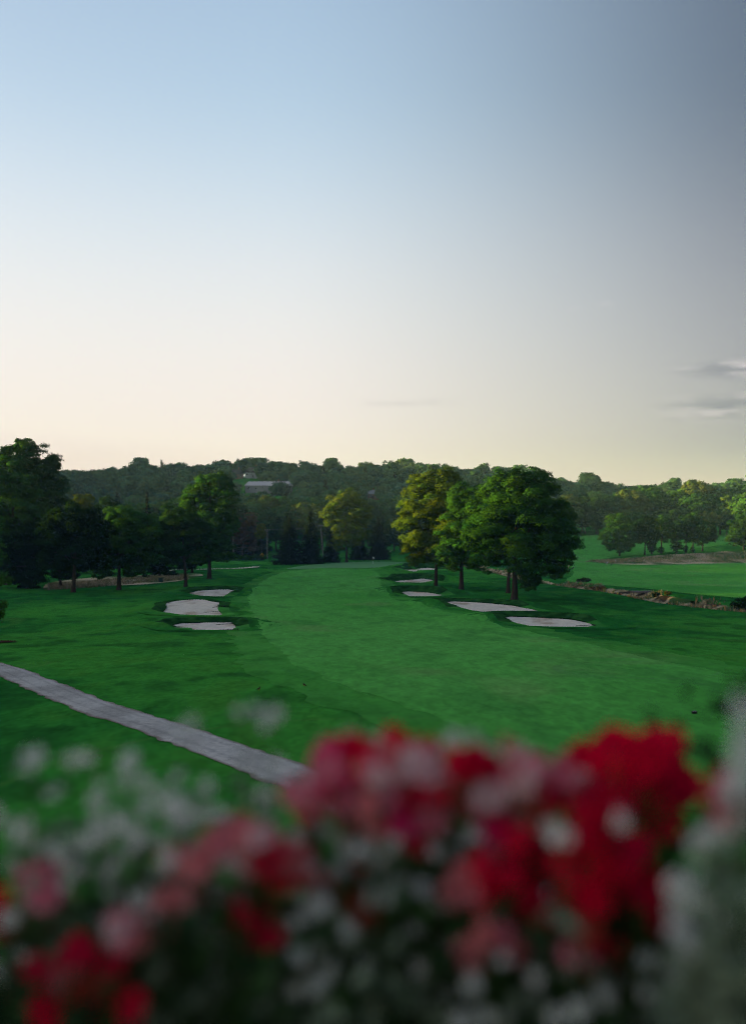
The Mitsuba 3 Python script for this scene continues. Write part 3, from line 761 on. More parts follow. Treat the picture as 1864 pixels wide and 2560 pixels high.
# --- middle distance, behind the green
conifer('biggest dark spruce, left of a close pair behind the green', (722, 1411), 1282, 44, 61, needle=0.6, n_whorl=34)
conifer('dark spruce, right of a close pair behind the green', (775, 1410), 1278, 38, 62, needle=0.6, n_whorl=34)
conifer('short dark spruce between the spruce pair and the bright round tree', (826, 1406), 1330, 26, 63, needle=0.55)
conifer('dark conical spruce right of the bright round tree', (945, 1394), 1290, 36, 64, needle=0.6, n_whorl=34, Y=400)
conifer('low dark spruce tucked behind the bright round tree trunk', (898, 1399), 1322, 30, 65, needle=0.55, Y=410)
tree('maple_tree', 'bright round tree lit yellow on its left, alone behind the green', (866, 1406), [(865, 1250, 42, 28), (840, 1285, 36, 34), (890, 1280, 40, 40), (855, 1315, 44, 30), (895, 1325, 32, 34), (870, 1350, 46, 28), (845, 1360, 26, 22)], 0.62, GOLD, 0.5, seed=66, limbs=8, top=(867, 1300))
tree('birch_tree', 'rusty brown thinning tree left of the wooden pole', (606, 1392), [(600, 1320, 24, 26), (622, 1300, 14, 26), (594, 1345, 20, 20), (612, 1350, 26, 22)], 0.5, RUST, 0.3, seed=67, limbs=6, Y=445, dens=0.45)
tree('birch_tree', 'narrow grey tan dead looking tree beside the rusty tree', (634, 1392), [(635, 1300, 8, 20), (633, 1335, 11, 30), (632, 1365, 10, 18)], 0.5, GREYTAN, 0.25, seed=68, limbs=4, Y=450, dens=0.45)
tree('small_tree', 'small yellow tree left of the wooden pole', (655, 1395), [(652, 1322, 13, 14), (648, 1338, 12, 12), (658, 1335, 9, 14)], 0.45, YELLOW, 0.15, seed=69, limbs=4, Y=440)
tree('oak_tree', 'dark tree behind the yellow sign and wooden poles', (630, 1398), [(620, 1375, 40, 22), (655, 1372, 26, 24), (585, 1372, 34, 26)], 0.55, DARK, 0.3, seed=70, limbs=2, Y=460)
tree('oak_tree', 'green tree hanging over the mound behind the green', (1000, 1372), [(1000, 1335, 34, 34), (1020, 1300, 36, 40), (985, 1315, 22, 30), (1010, 1355, 26, 16)], 0.6, MID, 0.4, seed=71, limbs=4, Y=500)

# --- the right field group
RG = [((1548, 1390), [(1545, 1310, 36, 26), (1530, 1345, 34, 28), (1565, 1345, 26, 30), (1548, 1368, 34, 18)], 'leftmost tree of the row on the far fairway, branches near the ground'),
      ((1611, 1387), [(1612, 1312, 28, 24), (1595, 1340, 26, 26), (1628, 1340, 26, 26)], 'second tree of the row on the far fairway, clear trunk'),
      ((1628, 1385), [(1628, 1370, 12, 14), (1632, 1345, 16, 16)], 'low bushy tree between the second and third far fairway trees'),
      ((1652, 1384), [(1650, 1312, 20, 24), (1662, 1338, 24, 22), (1651, 1376, 9, 8)], 'third tall tree of the row on the far fairway, thin trunk'),
      ((1690, 1383), [(1690, 1335, 24, 26), (1690, 1368, 16, 14)], 'dark bushy tree in the middle of the far fairway row'),
      ((1713, 1382), [(1712, 1315, 26, 28), (1722, 1340, 24, 20), (1713, 1372, 6, 8)], 'slim trunk tree, third from the right in the far fairway row'),
      ((1731, 1381), [(1735, 1305, 26, 24), (1738, 1335, 24, 22), (1730, 1374, 6, 7)], 'second tree from the right in the far fairway row'),
      ((1755, 1378), [(1762, 1330, 28, 28), (1775, 1340, 18, 22), (1752, 1352, 16, 16)], 'rightmost tree of the row on the far fairway')]
for i, (b, lb, s) in enumerate(RG):
    tree('field_tree', s, b, lb, 0.52, MID if i % 3 else GREEN, 0.34, seed=80 + i, limbs=6, group='row of trees on the far fairway', top=(b[0] + 2, b[1] - 48) if i not in (2,) else None)
tree('field_tree', 'large dark tree cut by the right edge of the picture', (1858, 1374), [(1850, 1330, 36, 40), (1870, 1300, 36, 40), (1880, 1345, 40, 30), (1838, 1350, 24, 18)], 0.52, MID, 0.4, seed=90, limbs=6)

# --- trees behind the far fairway and across the middle distance: one of each kind, repeated as instances
def variant(name, seed, h, r, leaf, col, lob, conif=False, dens=0.55, cover=1.1):
    rr = np.random.default_rng(seed)
    if conif:
        v, f, c, vn = conifer_arrays((0, 0, 0), h, r, seed, col, needle=leaf, n_whorl=16)
        tk = tube([[0, 0, -1], [0, 0, h * .6]], [h * .02, h * .01], 6)
    else:
        L = [((0, 0, h * 0.60), (r * 0.85, r * 0.85, h * 0.34))]
        for i in range(lob):
            a = i * 2.4 + rr.random(); q = rr.uniform(.35, .6)
            L.append(((r * q * math.cos(a), r * q * math.sin(a), h * rr.uniform(.45, .82)), (r * rr.uniform(.42, .6), r * rr.uniform(.42, .6), h * rr.uniform(.15, .22))))
        v, f, c, cc, vn = crown(L, leaf, seed=seed, col=col, dens=dens, cover=cover, rc_scale=0.34, rcmax=3, rough=0.6, vrand=0.16, lv=0.06)
        tk = tube([[0, 0, -1], [0.1, 0, h * .3], [0, 0, h * .6]], [h * .025, h * .018, h * .01], 6)
    scene[name] = {'type': 'shapegroup', 'crown': leaf_ply(v, f, vn, c, 'leaf_mat'), 'trunk': mikit.ply(tk, 'bark_mat', smooth=50)}
    scene[name + 'x'] = {'type': 'shapegroup', 'crown': leaf_ply(v, f, vn, c, 'leaf_mat')}
    return len(f)


for i, (h, r, lf, col, lob) in enumerate([(16, 6.5, .85, (0.032, 0.100, 0.030), 6), (15, 7.2, .85, (0.042, 0.130, 0.030), 7), (17, 6.0, .85, (0.056, 0.125, 0.040), 6), (13, 6.3, .85, (0.018, 0.055, 0.018), 6), (15, 6.8, .85, (0.070, 0.110, 0.030), 7), (18, 6.2, .85, (0.038, 0.120, 0.036), 6)]):
    variant(f'mid_kind_{i}', 200 + i, h, r, lf, col, lob)
HILLK = []
for i, (h, r, col, lob) in enumerate([(14, 6.6, (0.041, 0.111, 0.050), 6), (13, 7.4, (0.065, 0.155, 0.064), 7), (16, 6.2, (0.051, 0.132, 0.059), 6), (12, 6.4, (0.022, 0.068, 0.036), 6), (14, 7.0, (0.076, 0.142, 0.056), 7), (15, 6.4, (0.030, 0.086, 0.045), 6), (13, 6.8, (0.046, 0.127, 0.073), 6)]):
    variant(f'hill_kind_{i}', 300 + i, h, r, 1.15, col, lob, dens=0.75, cover=1.0); HILLK.append(f'hill_kind_{i}')
variant('hill_fir', 320, 15, 4.2, 1.2, PINE, 0, conif=True)


def inst(k, group, x, y, z, s, rz):
    scene[k] = {'type': 'instance', 'shapegroup': {'type': 'ref', 'id': group}, 'to_world': T().translate([float(x), float(y), float(z)]).rotate([0, 0, 1], float(rz)).scale([float(s[0]), float(s[0]), float(s[1])])}


def band_tree(px, top_py, Y, kind, label, group, wide=1.0):
    x = (px - CX) / F * Y
    z = float(base_h(x, Y)); top = EYE - (top_py - HY) / F * Y
    H = {0: 16, 1: 15, 2: 17, 3: 13, 4: 15, 5: 18}[kind]
    s = max(top - z, 3) / (H * 1.0)
    label = label.replace('KIND', ['deep green', 'bright green', 'pale green', 'very dark', 'olive', 'tall fresh green'][kind])
    k = thing('band_tree', label, 'tree', group)
    inst(k, f'mid_kind_{kind}', x, Y, z, (min(s, 1.45) * wide, s), rng.random() * 360)


# behind the far fairway, right
r2 = np.random.default_rng(5)
for (px, py, Y, kd) in [(1395, 1250, 560, 1), (1425, 1235, 570, 4), (1455, 1238, 575, 0), (1490, 1240, 560, 3), (1520, 1238, 570, 5), (1550, 1230, 580, 0), (1580, 1222, 575, 4), (1612, 1212, 585, 1), (1640, 1226, 575, 5),
                        (1672, 1230, 585, 0), (1700, 1232, 570, 3), (1735, 1230, 560, 0), (1770, 1235, 565, 5), (1800, 1238, 560, 0), (1835, 1228, 555, 2), (1870, 1222, 550, 1), (1745, 1198, 640, 4), (1800, 1212, 650, 2), (1700, 1215, 650, 1), (1850, 1212, 640, 5)]:
    band_tree(px, py, Y, kd, 'KIND round tree in the wood behind the far fairway', 'trees behind the far fairway', 1.05)
for px in np.arange(1400, 1880, 22):
    band_tree(px + r2.uniform(-8, 8), r2.uniform(1268, 1290), 552 + r2.uniform(-6, 10), int(r2.integers(0, 6)), 'KIND round tree in the wood behind the far fairway', 'trees behind the far fairway', 1.1)
# foot of the far hill, middle and left
for (px, py, Y, kd) in [(170, 1262, 420, 4), (330, 1250, 430, 1), (415, 1240, 440, 2), (445, 1235, 440, 1), (620, 1240, 500, 2), (650, 1238, 505, 4), (690, 1238, 510, 1), (730, 1245, 515, 2), (770, 1246, 520, 1), (805, 1240, 520, 5),
                        (780, 1255, 480, 4), (710, 1262, 480, 0), (600, 1262, 480, 3), (640, 1270, 470, 0), (565, 1260, 470, 3), (920, 1252, 560, 3), (905, 1285, 520, 0), (990, 1245, 590, 0), (1020, 1235, 590, 5), (1060, 1240, 585, 0), (960, 1310, 470, 3), (985, 1305, 480, 0),
                        (840, 1265, 540, 0), (1160, 1240, 600, 0), (1230, 1240, 600, 3), (1330, 1245, 590, 1), (1390, 1260, 570, 0), (1110, 1245, 590, 3), (1190, 1250, 580, 1), (1275, 1250, 585, 5)]:
    band_tree(px, py, Y, kd, 'KIND tree in the belt at the foot of the far hill', 'trees at the foot of the far hill', 1.1)

# --- the far hill
HILL = []
r3 = np.random.default_rng(17)
Yh = 585.0
while Yh < 1330:
    step = 11.5 + (Yh - 585) * 0.008
    for t in np.arange(-0.44, 0.50, step / Yh):
        tt = t + r3.uniform(-.4, .4) * step / Yh; y = Yh + r3.uniform(-.45, .45) * step; x = tt * y
        crest = 940 + 330 * float(sstep(0.12, 0.24, tt))
        if y > crest + 40: continue
        if tt > 0.12 and y < 640 and tt < 0.52: continue
        px = CX + F * tt
        # meadow and buildings left open
        z = float(base_h(x, y)); py = HY - (z - EYE) / (y) * F
        if 925 < px < 965 and 1240 < py + 6 < 1320: continue
        clear = ((606, 738, 645, 786, .93), (572, 650, 768, 880, 1), (722, 740, 768, 874, 1), (906, 944, 650, 764, .9), (1700, 1732, 790, 862, 1), (986, 1010, 745, 810, 1))
        if any(a_ < px < b_ and c_ < y < d_ and (r3.random() < e_ or y > d_ - 20) for a_, b_, c_, d_, e_ in clear): continue
        HILL.append((x, y, z, px))
    Yh += step
HILL = np.array(HILL)
# hidden-tree cull: keep a tree only where its top clears everything nearer on the same bearing
order = np.argsort(HILL[:, 1]); sky_line = {}
keep = []
for i in order:
    x, y, z, px = HILL[i]
    top = (z + 14 - EYE) / y
    b = int(px // 8)
    lim = max(sky_line.get(b + o, -1) for o in (0,))
    if top > lim - 0.004: keep.append(i)
    for o in (-1, 0, 1): sky_line[b + o] = max(sky_line.get(b + o, -1), (z + 9 - EYE) / y)
HILL = HILL[keep]
n_things = 0
for i, (x, y, z, px) in enumerate(HILL):
    kd = HILLK[int(r3.integers(0, len(HILLK)))] if r3.random() > 0.05 else 'hill_fir'
    s = r3.uniform(0.72, 1.2) * (1.0 if r3.random() > 0.15 else 1.22); sh = s * r3.uniform(0.85, 1.15) * (1.0 if r3.random() > 0.06 else 1.3)
    if n_things < 260:
        n_things += 1
        kn = {'hill_fir': 'dark pointed fir', **dict(zip(HILLK, ['mid green rounded tree', 'light green broad tree', 'grey green tall tree', 'darkest green round tree', 'olive green broad tree', 'deep green tree', 'bluish green round tree']))}[kd]
        k = thing('hillside_tree', kn + ' on the wooded slope of the far hill', 'tree', 'trees on the far hillside')
        inst(k, kd, x, y, z - 0.8, (s, sh), r3.random() * 360)
    else:
        n = i - n_things + 1
        inst(f'hilltop_forest__{n:03d}', kd + 'x', x, y, z - 0.8, (s, sh), r3.random() * 360)
labels['hilltop_forest'] = {'label': 'distant dark forest covering the top of the far hill', 'category': 'forest', 'kind': 'stuff'}
print('hill trees', len(HILL))

# ------------------------------------------------------------------ creek, rough grass, rocks
s_ = np.linspace(0, 1, 160)
Lc = np.r_[0, np.cumsum(np.hypot(*np.diff(CREEK, axis=0).T))]
ck = np.stack([PchipInterpolator(Lc, CREEK[:, 0])(s_ * Lc[-1]), PchipInterpolator(Lc, CREEK[:, 1])(s_ * Lc[-1])], 1)
ribbon('creek_bank', ck[:128], 7.0, 'creek_mat', 'strip of tan rough grass lining the creek on the right', 0.09, 200, 13)
ribbon('creek_water', ck[4:120], 1.7, 'water_mat', 'narrow dark creek water between rough banks', 0.13, 150, 5)
r5 = np.random.default_rng(31)


def tufts(P, h, n_blade, col, r, spread=0.18):
    n = len(P)
    P = np.repeat(P, n_blade, 0); hh = np.repeat(h, n_blade) * r.uniform(.6, 1.25, n * n_blade)
    a = r.random(len(P)) * 2 * np.pi; lean = np.stack([np.cos(a), np.sin(a), a * 0], 1) * (spread * hh * r.uniform(.3, 1.6, len(P)))[:, None]
    root = P + np.stack([np.cos(a), np.sin(a), a * 0], 1) * 0.06
    w = np.stack([-np.sin(a), np.cos(a), a * 0], 1) * (0.035 + 0.02 * r.random(len(P)))[:, None]
    tip = root + lean * 1.6 + np.stack([a * 0, a * 0, hh], 1); mid = root + lean * 0.5 + np.stack([a * 0, a * 0, hh * .55], 1)
    v = np.stack([root - w, root + w, mid + w * .8, mid - w * .8, tip], 1).reshape(-1, 3)
    k = np.arange(len(P)) * 5
    f = np.vstack([np.stack([k, k + 1, k + 2], 1), np.stack([k, k + 2, k + 3], 1), np.stack([k + 3, k + 2, k + 4], 1)])
    c = np.asarray(col)[r.integers(0, len(col), n)]
    c = np.repeat(np.repeat(c, n_blade, 0) * r.uniform(.7, 1.3, (len(P), 1)), 5, 0)
    return v, f, c


idx = r5.integers(0, 126, 5200); off = r5.normal(size=(5200, 2)) * 0.4
side = r5.choice([-1, 1], 5200) * r5.uniform(0.9, 4.6, 5200)
tg = np.gradient(ck, axis=0); tg /= np.linalg.norm(tg, axis=1, keepdims=True)
q = ck[idx] + np.stack([-tg[idx, 1], tg[idx, 0]], 1) * side[:, None] + off
dens = meshkit.fbm(np.column_stack([q / 7.0, q[:, 0] * 0]), 3, 12)
q = q[dens > 0.50]
z = full_h(q[:, 0], q[:, 1])
v, f, c = tufts(np.column_stack([q, z]), r5.uniform(0.2, 0.75, len(q)) * (0.6 + 0.8 * (meshkit.fbm(np.column_stack([q / 4.0, q[:, 0] * 0]), 2, 21))), 6, [(0.46, 0.37, 0.22), (0.38, 0.31, 0.19), (0.30, 0.29, 0.19), (0.13, 0.19, 0.08), (0.42, 0.25, 0.10)], r5, 0.3)
add('tall_grass', mikit.ply((v, f), 'leaf_mat', color=c))
labels['tall_grass'] = {'label': 'tan and rusty tall grass tufts growing along the creek', 'category': 'grass', 'kind': 'stuff'}
# tufts on the dry bank of the right field and under the left woods
q1 = np.column_stack([r5.uniform(0, 1, 2600), r5.uniform(0, 1, 2600)])
A, Bp = survey([(1470, 1402), (1900, 1380)]), survey([(1500, 1408), (1900, 1406)])
q = (A[0] * (1 - q1[:, :1]) + A[1] * q1[:, :1]) * (1 - q1[:, 1:]) + (Bp[0] * (1 - q1[:, :1]) + Bp[1] * q1[:, :1]) * q1[:, 1:]
z = full_h(q[:, 0], q[:, 1])
v, f, c = tufts(np.column_stack([q, z]), r5.uniform(0.3, 0.8, len(q)), 5, [(0.50, 0.40, 0.26), (0.40, 0.32, 0.20), (0.20, 0.22, 0.10)], r5, 0.3)
A, Bp = survey([(120, 1460), (470, 1437)]), survey([(120, 1476), (470, 1450)])
q = (A[0] * (1 - q1[:, :1]) + A[1] * q1[:, :1]) * (1 - q1[:, 1:]) + (Bp[0] * (1 - q1[:, :1]) + Bp[1] * q1[:, :1]) * q1[:, 1:]
v2, f2, c2 = tufts(np.column_stack([q, full_h(q[:, 0], q[:, 1])]), r5.uniform(0.2, 0.55, len(q)), 5, [(0.38, 0.31, 0.20), (0.30, 0.24, 0.15), (0.13, 0.16, 0.07)], r5, 0.3)
v, f = cat_mesh([(v, f), (v2, f2)])
add('dry_grass', mikit.ply((v, f), 'leaf_mat', color=np.vstack([c, c2])))
labels['dry_grass'] = {'label': 'dry tan grass blades standing on the unmown banks', 'category': 'grass', 'kind': 'stuff'}


def rock(p, s, seed, label, group):
    r = np.random.default_rng(seed)
    m = trimesh.creation.icosphere(2); v = np.array(m.vertices)
    v = v * (0.75 + 0.5 * meshkit.fbm(v * 1.3 + seed, 2, seed)[:, None]) * np.array([s, s * r.uniform(.6, .9), s * r.uniform(.4, .6)])
    a = r.random() * 6; R = np.array([[math.cos(a), -math.sin(a), 0], [math.sin(a), math.cos(a), 0], [0, 0, 1]])
    k = thing('rock', label, 'rock', group)
    add(k, mikit.ply((v @ R.T + p, m.faces), 'stone_mat', smooth=35))


for i in range(8):
    j = int(r5.integers(10, 112)); sd = r5.choice([-1, 1]) * r5.uniform(.8, 1.7)
    x, y = ck[j] + np.array([-tg[j, 1], tg[j, 0]]) * sd
    rock(np.array([x, y, float(full_h(np.array([x]), np.array([y]))[0]) + .15]), r5.uniform(.2, .42), 400 + i, 'grey brown stone at the edge of the creek', 'stones along the creek')


def shrub(label, base, lobes, leaf, col, seed, group=None, Y=None):
    g = ground_at(*base) if Y is None else np.array([(base[0] - CX) / F * Y, Y, float(base_h((base[0] - CX) / F * Y, Y))])
    L = lobe_px(g[1], lobes)
    v, f, c, cc, vn = crown(L, leaf, seed=seed, col=col, rcmax=0.9)
    k = thing('shrub', label, 'shrub', group)
    add(k, leaf_ply(v, f, vn, c, 'leaf_mat'), 'foliage')
    add(k, mikit.ply(trunk_mesh(g, np.mean([l[0] for l in L], axis=0), 0.09, 0.05, cc, 7, seed, fork=0.1), 'bark_mat', smooth=50), 'stem')


shrub('dark rounded bush at the right edge beside the creek', (1852, 1526), [(1852, 1510, 24, 15), (1835, 1516, 12, 9), (1870, 1505, 16, 16)], 0.22, DARK, 501)
shrub('low dark green bush on the near creek bank, left of the edge bush', (1735, 1512), [(1735, 1508, 12, 5), (1752, 1511, 14, 6)], 0.2, DARK, 502)
shrub('grey green bush on the creek bank below the broad oak', (1462, 1456), [(1462, 1451, 16, 6), (1448, 1453, 9, 5)], 0.25, (0.045, 0.075, 0.04), 503)
shrub('rust coloured bush on the creek bank', (1500, 1475), [(1498, 1472, 20, 5), (1480, 1471, 10, 4)], 0.22, (0.16, 0.09, 0.03), 504)
shrub('yellow green bush beside the small plank bridge', (1668, 1488), [(1668, 1484, 10, 5)], 0.2, (0.13, 0.13, 0.03), 505)
shrub('dark bush just left of the plank bridge', (1640, 1492), [(1640, 1488, 12, 7)], 0.22, DARK, 506)

# plank footbridge
g = ground_at(1606, 1486)
k = thing('footbridge', 'low brown plank footbridge over the creek on the right', 'bridge')
ang = 0.15
for i in range(14):
    u = (i - 6.5) * 0.30
    add(k, mikit.ply(box((g[0] + u * math.cos(ang), g[1] + u * math.sin(ang), g[2] + 0.55 + 0.01 * (i % 3)), (0.27, 1.5, 0.06), ang, 0.01), 'grey_wood_mat'), 'plank')
for sgn in (-1, 1):
    add(k, mikit.ply(box((g[0] - sgn * 0.6 * math.sin(ang), g[1] + sgn * 0.6 * math.cos(ang), g[2] + 0.42), (4.3, 0.14, 0.18), ang, 0.01), 'grey_wood_mat'), 'beam')
    for e in (-1, 1):
        add(k, mikit.ply(box((g[0] + e * 1.95 * math.cos(ang) - sgn * 0.6 * math.sin(ang), g[1] + e * 1.95 * math.sin(ang) + sgn * 0.6 * math.cos(ang), g[2] + 0.0), (0.16, 0.15, 0.66), ang, 0.01), 'grey_wood_mat'), 'post')

# rakes lying in the bunkers
def rake(px, py, bi, ang, label):
    B = BUNKERS[bi]; zz = B['z'] + 0.06; Y = (EYE - zz) * F / (py - HY); x = (px - CX) / F * Y
    k = thing('bunker_rake', label, 'rake', 'rakes in the bunkers')
    ca, sa = math.cos(ang), math.sin(ang); R = np.array([[ca, -sa, 0], [sa, ca, 0], [0, 0, 1]])
    put = lambda p: np.asarray(p) @ R.T + [x, Y, zz]
    add(k, mikit.ply(tube(put([[-1.0, 0, .03], [0, 0, .06], [0.9, 0, .10]]), .028, 8), 'dark_mat', smooth=40), 'handle')
    v, f = box((0.93, 0, .10), (.09, .72, .07), 0, .01); add(k, mikit.ply((v @ R.T + [x, Y, zz], f), 'dark_mat'), 'head')
    for t in np.linspace(-.3, .3, 9):
        add(k, mikit.ply(tube(put([[.93, t, .08], [.93, t, -.03]]), [.014, .008], 5), 'dark_mat'), 'tine')


rake(531, 1531, 1, 0.15, 'dark rake lying near the front of the largest left bunker')
rake(545, 1518, 1, 0.9, 'dark rake at the right edge of the largest left bunker')
rake(565, 1561.5, 0, 0.2, 'dark rake at the back of the nearest left bunker')
rake(570, 1576, 0, 0.1, 'dark rake at the front of the nearest left bunker')
rake(1462, 1565, 3, 0.2, 'dark rake at the right tip of the nearest right bunker')

# flag on the green
g = ground_at(931, 1411)
k = thing('golf_flag', 'white flag on a thin pole standing in the putting green', 'flag')
add(k, mikit.ply(tube([g, g + [0, 0, 2.6]], .03, 8), 'white_paint_mat', smooth=40), 'pole')
uu, vv = np.meshgrid(np.linspace(0, 1, 12), np.linspace(0, 1, 6))
fl = np.stack([g[0] + .03 + uu * .55 * .8, g[1] + .10 * np.sin(uu * 5), g[2] + 2.55 - vv * .42 - uu * .30], -1)
i, j = np.meshgrid(np.arange(5), np.arange(11), indexing='ij'); qd = np.stack([i * 12 + j, i * 12 + j + 1, (i + 1) * 12 + j + 1, (i + 1) * 12 + j], -1).reshape(-1, 4)
add(k, mikit.ply((fl.reshape(-1, 3), qd), 'white_paint_mat', smooth=True), 'cloth')

# poles, wires, sign, hedge, utility boxes
def pole(px, top_py, Y, label, arm=True, lean=0.0):
    x = (px - CX) / F * Y; z = float(base_h(x, Y)); top = EYE - (top_py - HY) / F * Y
    k = thing('utility_pole', label, 'utility pole', 'wooden utility poles behind the green')
    add(k, mikit.ply(tube([[x - lean, Y, z - .3], [x - lean * .5, Y, (z + top) / 2], [x, Y, top]], [.19, .17, .13], 10), 'grey_wood_mat', smooth=40), 'post')
    if arm:
        add(k, mikit.ply(box((x, Y - .2, top - .45), (2.3, .12, .14), 0.1, .01), 'grey_wood_mat'), 'crossarm')
        for u in (-1.0, -.45, .45, 1.0):
            add(k, mikit.ply(tube([[x + u, Y - .2, top - .38], [x + u, Y - .2, top - .16]], [.05, .07], 7), 'white_paint_mat', smooth=40), 'insulator')
    return np.array([x, Y - .2, top - .2])


P1 = pole(583, 1327, 432, 'wooden pole with lamp arm, left of the yellow sign', True)
P2 = pole(668, 1323, 436, 'wooden pole with crossarm just right of the yellow sign', True)
P3 = pole(801, 1312, 452, 'leaning pale pole between the spruces and the bright round tree', True, -1.2)
P4 = pole(968, 1290, 600, 'distant wooden pole behind the spruce right of the bright tree', False)


def wire(a, b, sag, label):
    s = np.linspace(0, 1, 24)[:, None]
    p = a + (b - a) * s; p[:, 2] -= sag * 4 * (s[:, 0] * (1 - s[:, 0]))
    k = thing('power_line', label, 'power line', 'wires between the wooden poles')
    add(k, mikit.ply(tube(p, .035, 5), 'grey_wood_mat', smooth=True))


for i, (u, dz) in enumerate(((-1, 0), (0.45, 0), (1, 0))):
    wire(P2 + [u, 0, 0], P3 + [u, 0, 0], 0.7, ('upper wire between the sign pole and the leaning pole', 'middle wire between the sign pole and the leaning pole', 'front wire between the sign pole and the leaning pole')[i])
for i, dz in enumerate((-6.5, -7.2, -8.0)):
    wire(P1 + [0, 0, dz], P2 + [0, 0, dz + .6], 0.9, ('highest of three low wires left of the sign pole', 'middle of three low wires left of the sign pole', 'lowest of three low wires left of the sign pole')[i])

Y = 428.0; x = (655 - CX) / F * Y; z = float(base_h(x, Y)); zt = EYE - (1388 - HY) / F * Y
k = thing('road_sign', 'yellow diamond road sign with a black arrow at the end of the hedge', 'road sign')
add(k, mikit.ply(tube([[x, Y + .04, z - .2], [x, Y + .04, zt + .5]], .05, 8), 'green_metal_mat', smooth=40), 'post')
s2 = 0.92
pts = Polygon([(-s2, 0), (0, -s2), (s2, 0), (0, s2)]).buffer(-0.1).buffer(0.1)
m = trimesh.creation.extrude_polygon(pts, .03, engine='earcut'); v = np.array(m.vertices)
add(k, mikit.ply((np.column_stack([x + v[:, 0], Y - v[:, 2], zt + v[:, 1]]), m.faces), 'sign_mat'), 'plate')
arrow = Polygon([(-.09, -.45), (.09, -.45), (.09, .05), (.3, .05), (0, .42), (-.3, .05), (-.09, .05)])
m = trimesh.creation.extrude_polygon(arrow, .012, engine='earcut'); v = np.array(m.vertices)
add(k, mikit.ply((np.column_stack([x + v[:, 0], Y - .034 - v[:, 2], zt + v[:, 1]]), m.faces), 'dark_mat'), 'arrow')

def hedge(label, items, Y, seed, col):
    L = lobe_px(Y, items)
    v, f, c, cc, vn = crown(L, 0.42, seed=seed, col=col, rc_scale=.5, rough=.2)
    k = thing('hedge', label, 'hedge', 'hedge pieces behind the far path')
    add(k, leaf_ply(v, f, vn, c, 'leaf_mat'), 'foliage')
    g = L[len(L) // 2][0]; z = float(base_h(g[0], g[1]))
    add(k, mikit.ply(tube([[g[0], g[1], z - .2], [g[0], g[1], z + 1.0]], .12, 7), 'bark_mat', smooth=40), 'stem')


hedge('clipped dark hedge running right to the yellow sign', [(x_, 1399 - (x_ - 590) * .04, 13, 10) for x_ in range(596, 654, 9)], 410, 511, MID)
hedge('darker block of hedge nearest the far path', [(x_, 1402, 12, 12) for x_ in range(566, 600, 9)] + [(585, 1394, 18, 7)], 402, 512, GREEN)
hedge('long low hedge at the left, behind the tall upright tree', [(x_, 1401, 12, 10) for x_ in range(500, 566, 9)], 405, 513, MID)

g = ground_at(402, 1456)
k = thing('utility_box', 'small grey green utility box in the dry grass under the left trees', 'utility box')
add(k, mikit.ply(box(g + [0, 0, .48], (.95, .7, .96), .2, .03), 'green_metal_mat'), 'body')
add(k, mikit.ply(box(g + [0, 0, 1.0], (1.02, .78, .07), .2, .02), 'green_metal_mat'), 'lid')
g = ground_at(1735, 1786)
k = thing('yardage_marker', 'small dark grey marker block on the fairway at the right', 'marker')
add(k, mikit.ply(box(g + [0, 0, .06], (.19, .12, .11), .2, .015), 'dark_mat'), 'body')
add(k, mikit.ply(box(g + [0, 0, .122], (.15, .08, .012), .2, .003), 'roof_grey_mat'), 'plate')


# ------------------------------------------------------------------ people and birds
def organic(chains, edge, smooth_it=8):
    import manifold3d as m3
    tot = None
    for ch in chains:
        for (p, r), (q, s) in zip(ch[:-1], ch[1:]):
            S = [m3.Manifold.sphere(r_, 14).translate(list(map(float, p_))) for p_, r_ in ((p, r), (q, s))]
            h = m3.Manifold.batch_hull(S)
            tot = h if tot is None else tot + h
    tot = tot.refine_to_length(edge)
    me = tot.to_mesh(); m = trimesh.Trimesh(me.vert_properties[:, :3], me.tri_verts, process=True)
    trimesh.smoothing.filter_taubin(m, iterations=smooth_it)
    return np.array(m.vertices), np.array(m.faces)


